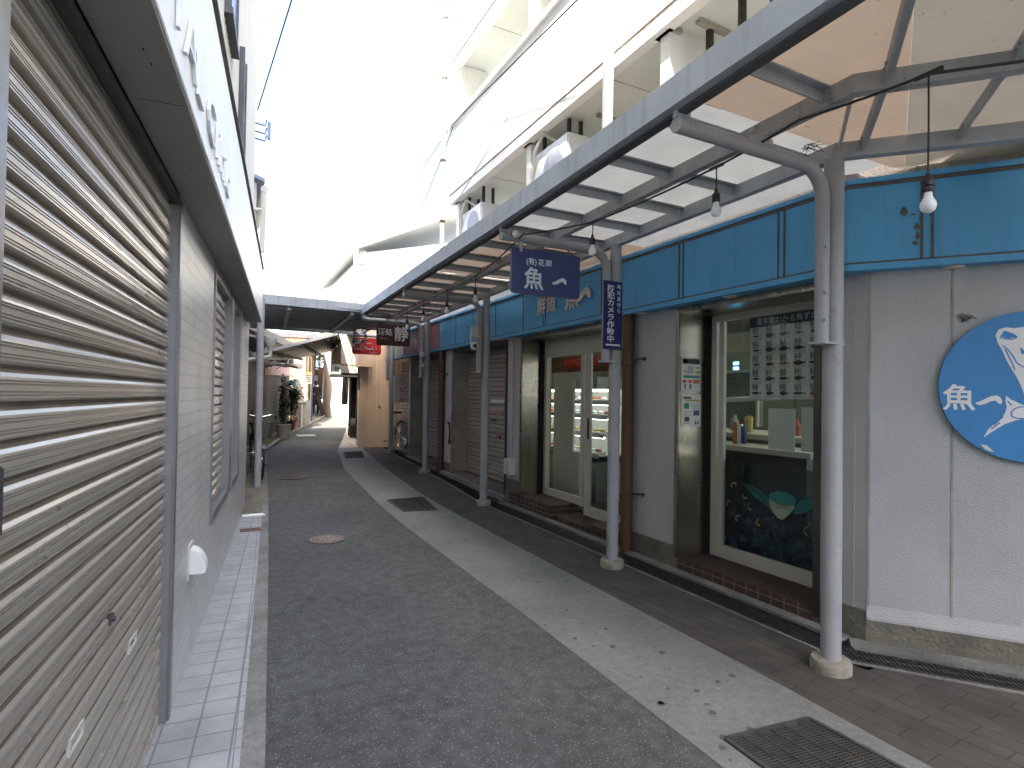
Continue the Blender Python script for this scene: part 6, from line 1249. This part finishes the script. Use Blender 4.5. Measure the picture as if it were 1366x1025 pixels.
# trees
def tree(name, loc, hgt, cr_, label, mat, n=2600, ls=.11, seed=2, cz=.66):
    t = thing(name, label, 'tree', loc); o = Vector(loc); rnd = random.Random(seed)
    g = MB(); g.tube([o, o + Vector((.1, 0, hgt * .3)), o + Vector((0, .1, hgt * .6)), o + Vector((.1, .1, hgt * .9))], [.16, .12, .08, .03], 8)
    for k in range(9):
        a = k * 2.4; z = hgt * (.35 + .05 * k); g.tube([o + Vector((.05, .05, z)), o + Vector((cr_ * .4 * math.cos(a), cr_ * .4 * math.sin(a), z + .4)), o + Vector((cr_ * .8 * math.cos(a), cr_ * .8 * math.sin(a), z + .8))], [.05, .03, .012], 6)
    g.build('trunk', 'bark', t, smooth=True)
    g = MB()
    for k in range(26):
        c = o + Vector((rnd.uniform(-1, 1) * cr_ * .8, rnd.uniform(-1, 1) * cr_ * .8, hgt * cz + rnd.uniform(-1, 1) * hgt * .3)); q = cr_ * rnd.uniform(.22, .42); foliage(g, c, q, q, q * .8, n // 26, ls, seed * 100 + k)
    g.build('crown', mat, t, flat=True)
p = PY(448, 520, 30); tree('leafy_tree', (p.x + .2, 30, .6), 4.6, 1.5, 'bright sunlit green tree seen under the sloping roof', 'leaf_bright', 3200, .12, 4, .72)
# power pole with cables
g = MB(); p = PY(430, 500, 46); pp = thing('utility_pole', 'faint thin utility pole with clutter rising above the far roofs', 'utility pole', (p.x, 46, 1)); g.cyl((p.x, 46, 1), (p.x, 46, PY(428, 335, 46).z), .13, 10); g.build('pole', 'letter_pale', pp)
g = MB(); q = PY(428, 345, 46)
for z in (0, .8): g.box(q.x - .8, q.x + .9, 45.95, 46.05, q.z - z, q.z - z + .1)
for k in range(5): g.lathe((q.x - .7 + .35 * k, 46, q.z + .1), [(.05, 0), (.07, .06), (.04, .2)], 8)
g.build('crossarm', 'letter_pale', pp); g = MB(); g.lathe((q.x + .3, 46, q.z - 2.2), [(.2, 0), (.26, .1), (.26, .8), (.2, .9)], 12); g.build('transformer', 'letter_pale', pp)
wire('overhead_cable', [FL.p(8.1, .05, FL.hit(338, 90, .05)[1]), PY(391, -6, 6.5)], .008, 'thin cable rising from the clinic corner at the upper left', sag=.0)
wire('overhead_cable', [PX(770, 0, 3.2), PX(604, 165, 3.42)], .01, 'dark cable running down along the upper balcony parapet', sag=0)
wire('overhead_cable', [PX(604, 165, 3.42), PY(563, 226, 14)], .01, 'short cable from the pipe at the balcony corner to the white house', sag=0)
wire('overhead_cable', [PX(604, 170, 3.42), PY(561, 280, 14)], .01, 'lower slack cable from the balcony corner to the white house', sag=.01)
wire('overhead_cable', [PX(775, -4, 3.3), PX(612, 265, 3.40)], .007, 'thin pale cable in front of the lower balcony parapet', sag=0, mat='letter_grey')
# brackets on clinic corner
q = FL.hit(338, 92, .06); t = thing('cable_bracket', 'small bluish metal cable brackets on the far corner of the clinic', 'bracket', FL.p(SE, .06, q[1]))
g = MB()
for py in (92, 108, 122): z = FL.hit(338, py, .06)[1]; g.tube([FL.p(SE, .0, z), FL.p(SE, .14, z - .02), FL.p(SE, .16, z + .06)], .012, 6)
g.box(*(lambda a: (a.x + .12, a.x + .16, a.y, a.y + .05, FL.hit(341, 95, .1)[1], FL.hit(341, 60, .1)[1]))(FL.p(SE, .05, 0))); g.build('arm', 'window_blue', t)
# buildings behind the camera that close the street (seen only in reflections and from the side)
g = MB(); g.box(-9, 9, -26, -20, 0, 7); tag(g.build('street_house', 'stucco', base=(0, -23, 0)), 'plain pale house closing the street behind the viewer', 'house')
# ================================================================ LIGHT, SKY, CAMERA
sc = bpy.context.scene
EL = R(56); AZ = (-.6, -.8)
w = bpy.data.worlds.new('World'); sc.world = w; w.use_nodes = True; nt = w.node_tree
sk = nt.nodes.new('ShaderNodeTexSky'); sk.sky_type = 'NISHITA'; sk.sun_disc = False; sk.sun_elevation = EL; sk.sun_rotation = math.atan2(AZ[0], AZ[1]); sk.dust_density = 5.2; sk.air_density = 1.0; sk.ozone_density = .55
nt.links.new(sk.outputs[0], nt.nodes['Background'].inputs[0]); nt.nodes['Background'].inputs[1].default_value = SKY
ld = bpy.data.lights.new('sun', 'SUN'); ld.energy = SUN; ld.angle = R(.55); ld.color = (1, .93, .84); lo = bpy.data.objects.new('sun', ld); C.objects.link(lo)
k = 1 / math.hypot(*AZ); sd = Vector((AZ[0] * k * math.cos(EL), AZ[1] * k * math.cos(EL), math.sin(EL)))
lo.rotation_euler = sd.to_track_quat('Z', 'Y').to_euler(); lo.location = sd * 30
cam = bpy.data.cameras.new('camera'); co = bpy.data.objects.new('camera', cam); C.objects.link(co); sc.camera = co
cam.sensor_fit = 'HORIZONTAL'; cam.sensor_width = 36; cam.lens = 36 * FPX / 1366; cam.shift_y = 4.7 / 1366; cam.clip_start = .02; cam.clip_end = 1500
co.matrix_world = Matrix(((Rc.x, Uc.x, -Fw.x, 0), (Rc.y, Uc.y, -Fw.y, 0), (Rc.z, Uc.z, -Fw.z, HC), (0, 0, 0, 1)))
sc.view_settings.view_transform = 'Standard'; sc.view_settings.look = 'None'; sc.view_settings.exposure = EXPO; sc.view_settings.gamma = 1
sc.render.engine = 'CYCLES'; cy = sc.cycles; cy.use_denoising = True; cy.max_bounces = 8; cy.diffuse_bounces = 5; cy.glossy_bounces = 3; cy.transmission_bounces = 4; cy.transparent_max_bounces = 8
cy.caustics_reflective = False; cy.caustics_refractive = False; cy.sample_clamp_indirect = 6
try: cy.denoiser = 'OPENIMAGEDENOISE'
except Exception: pass
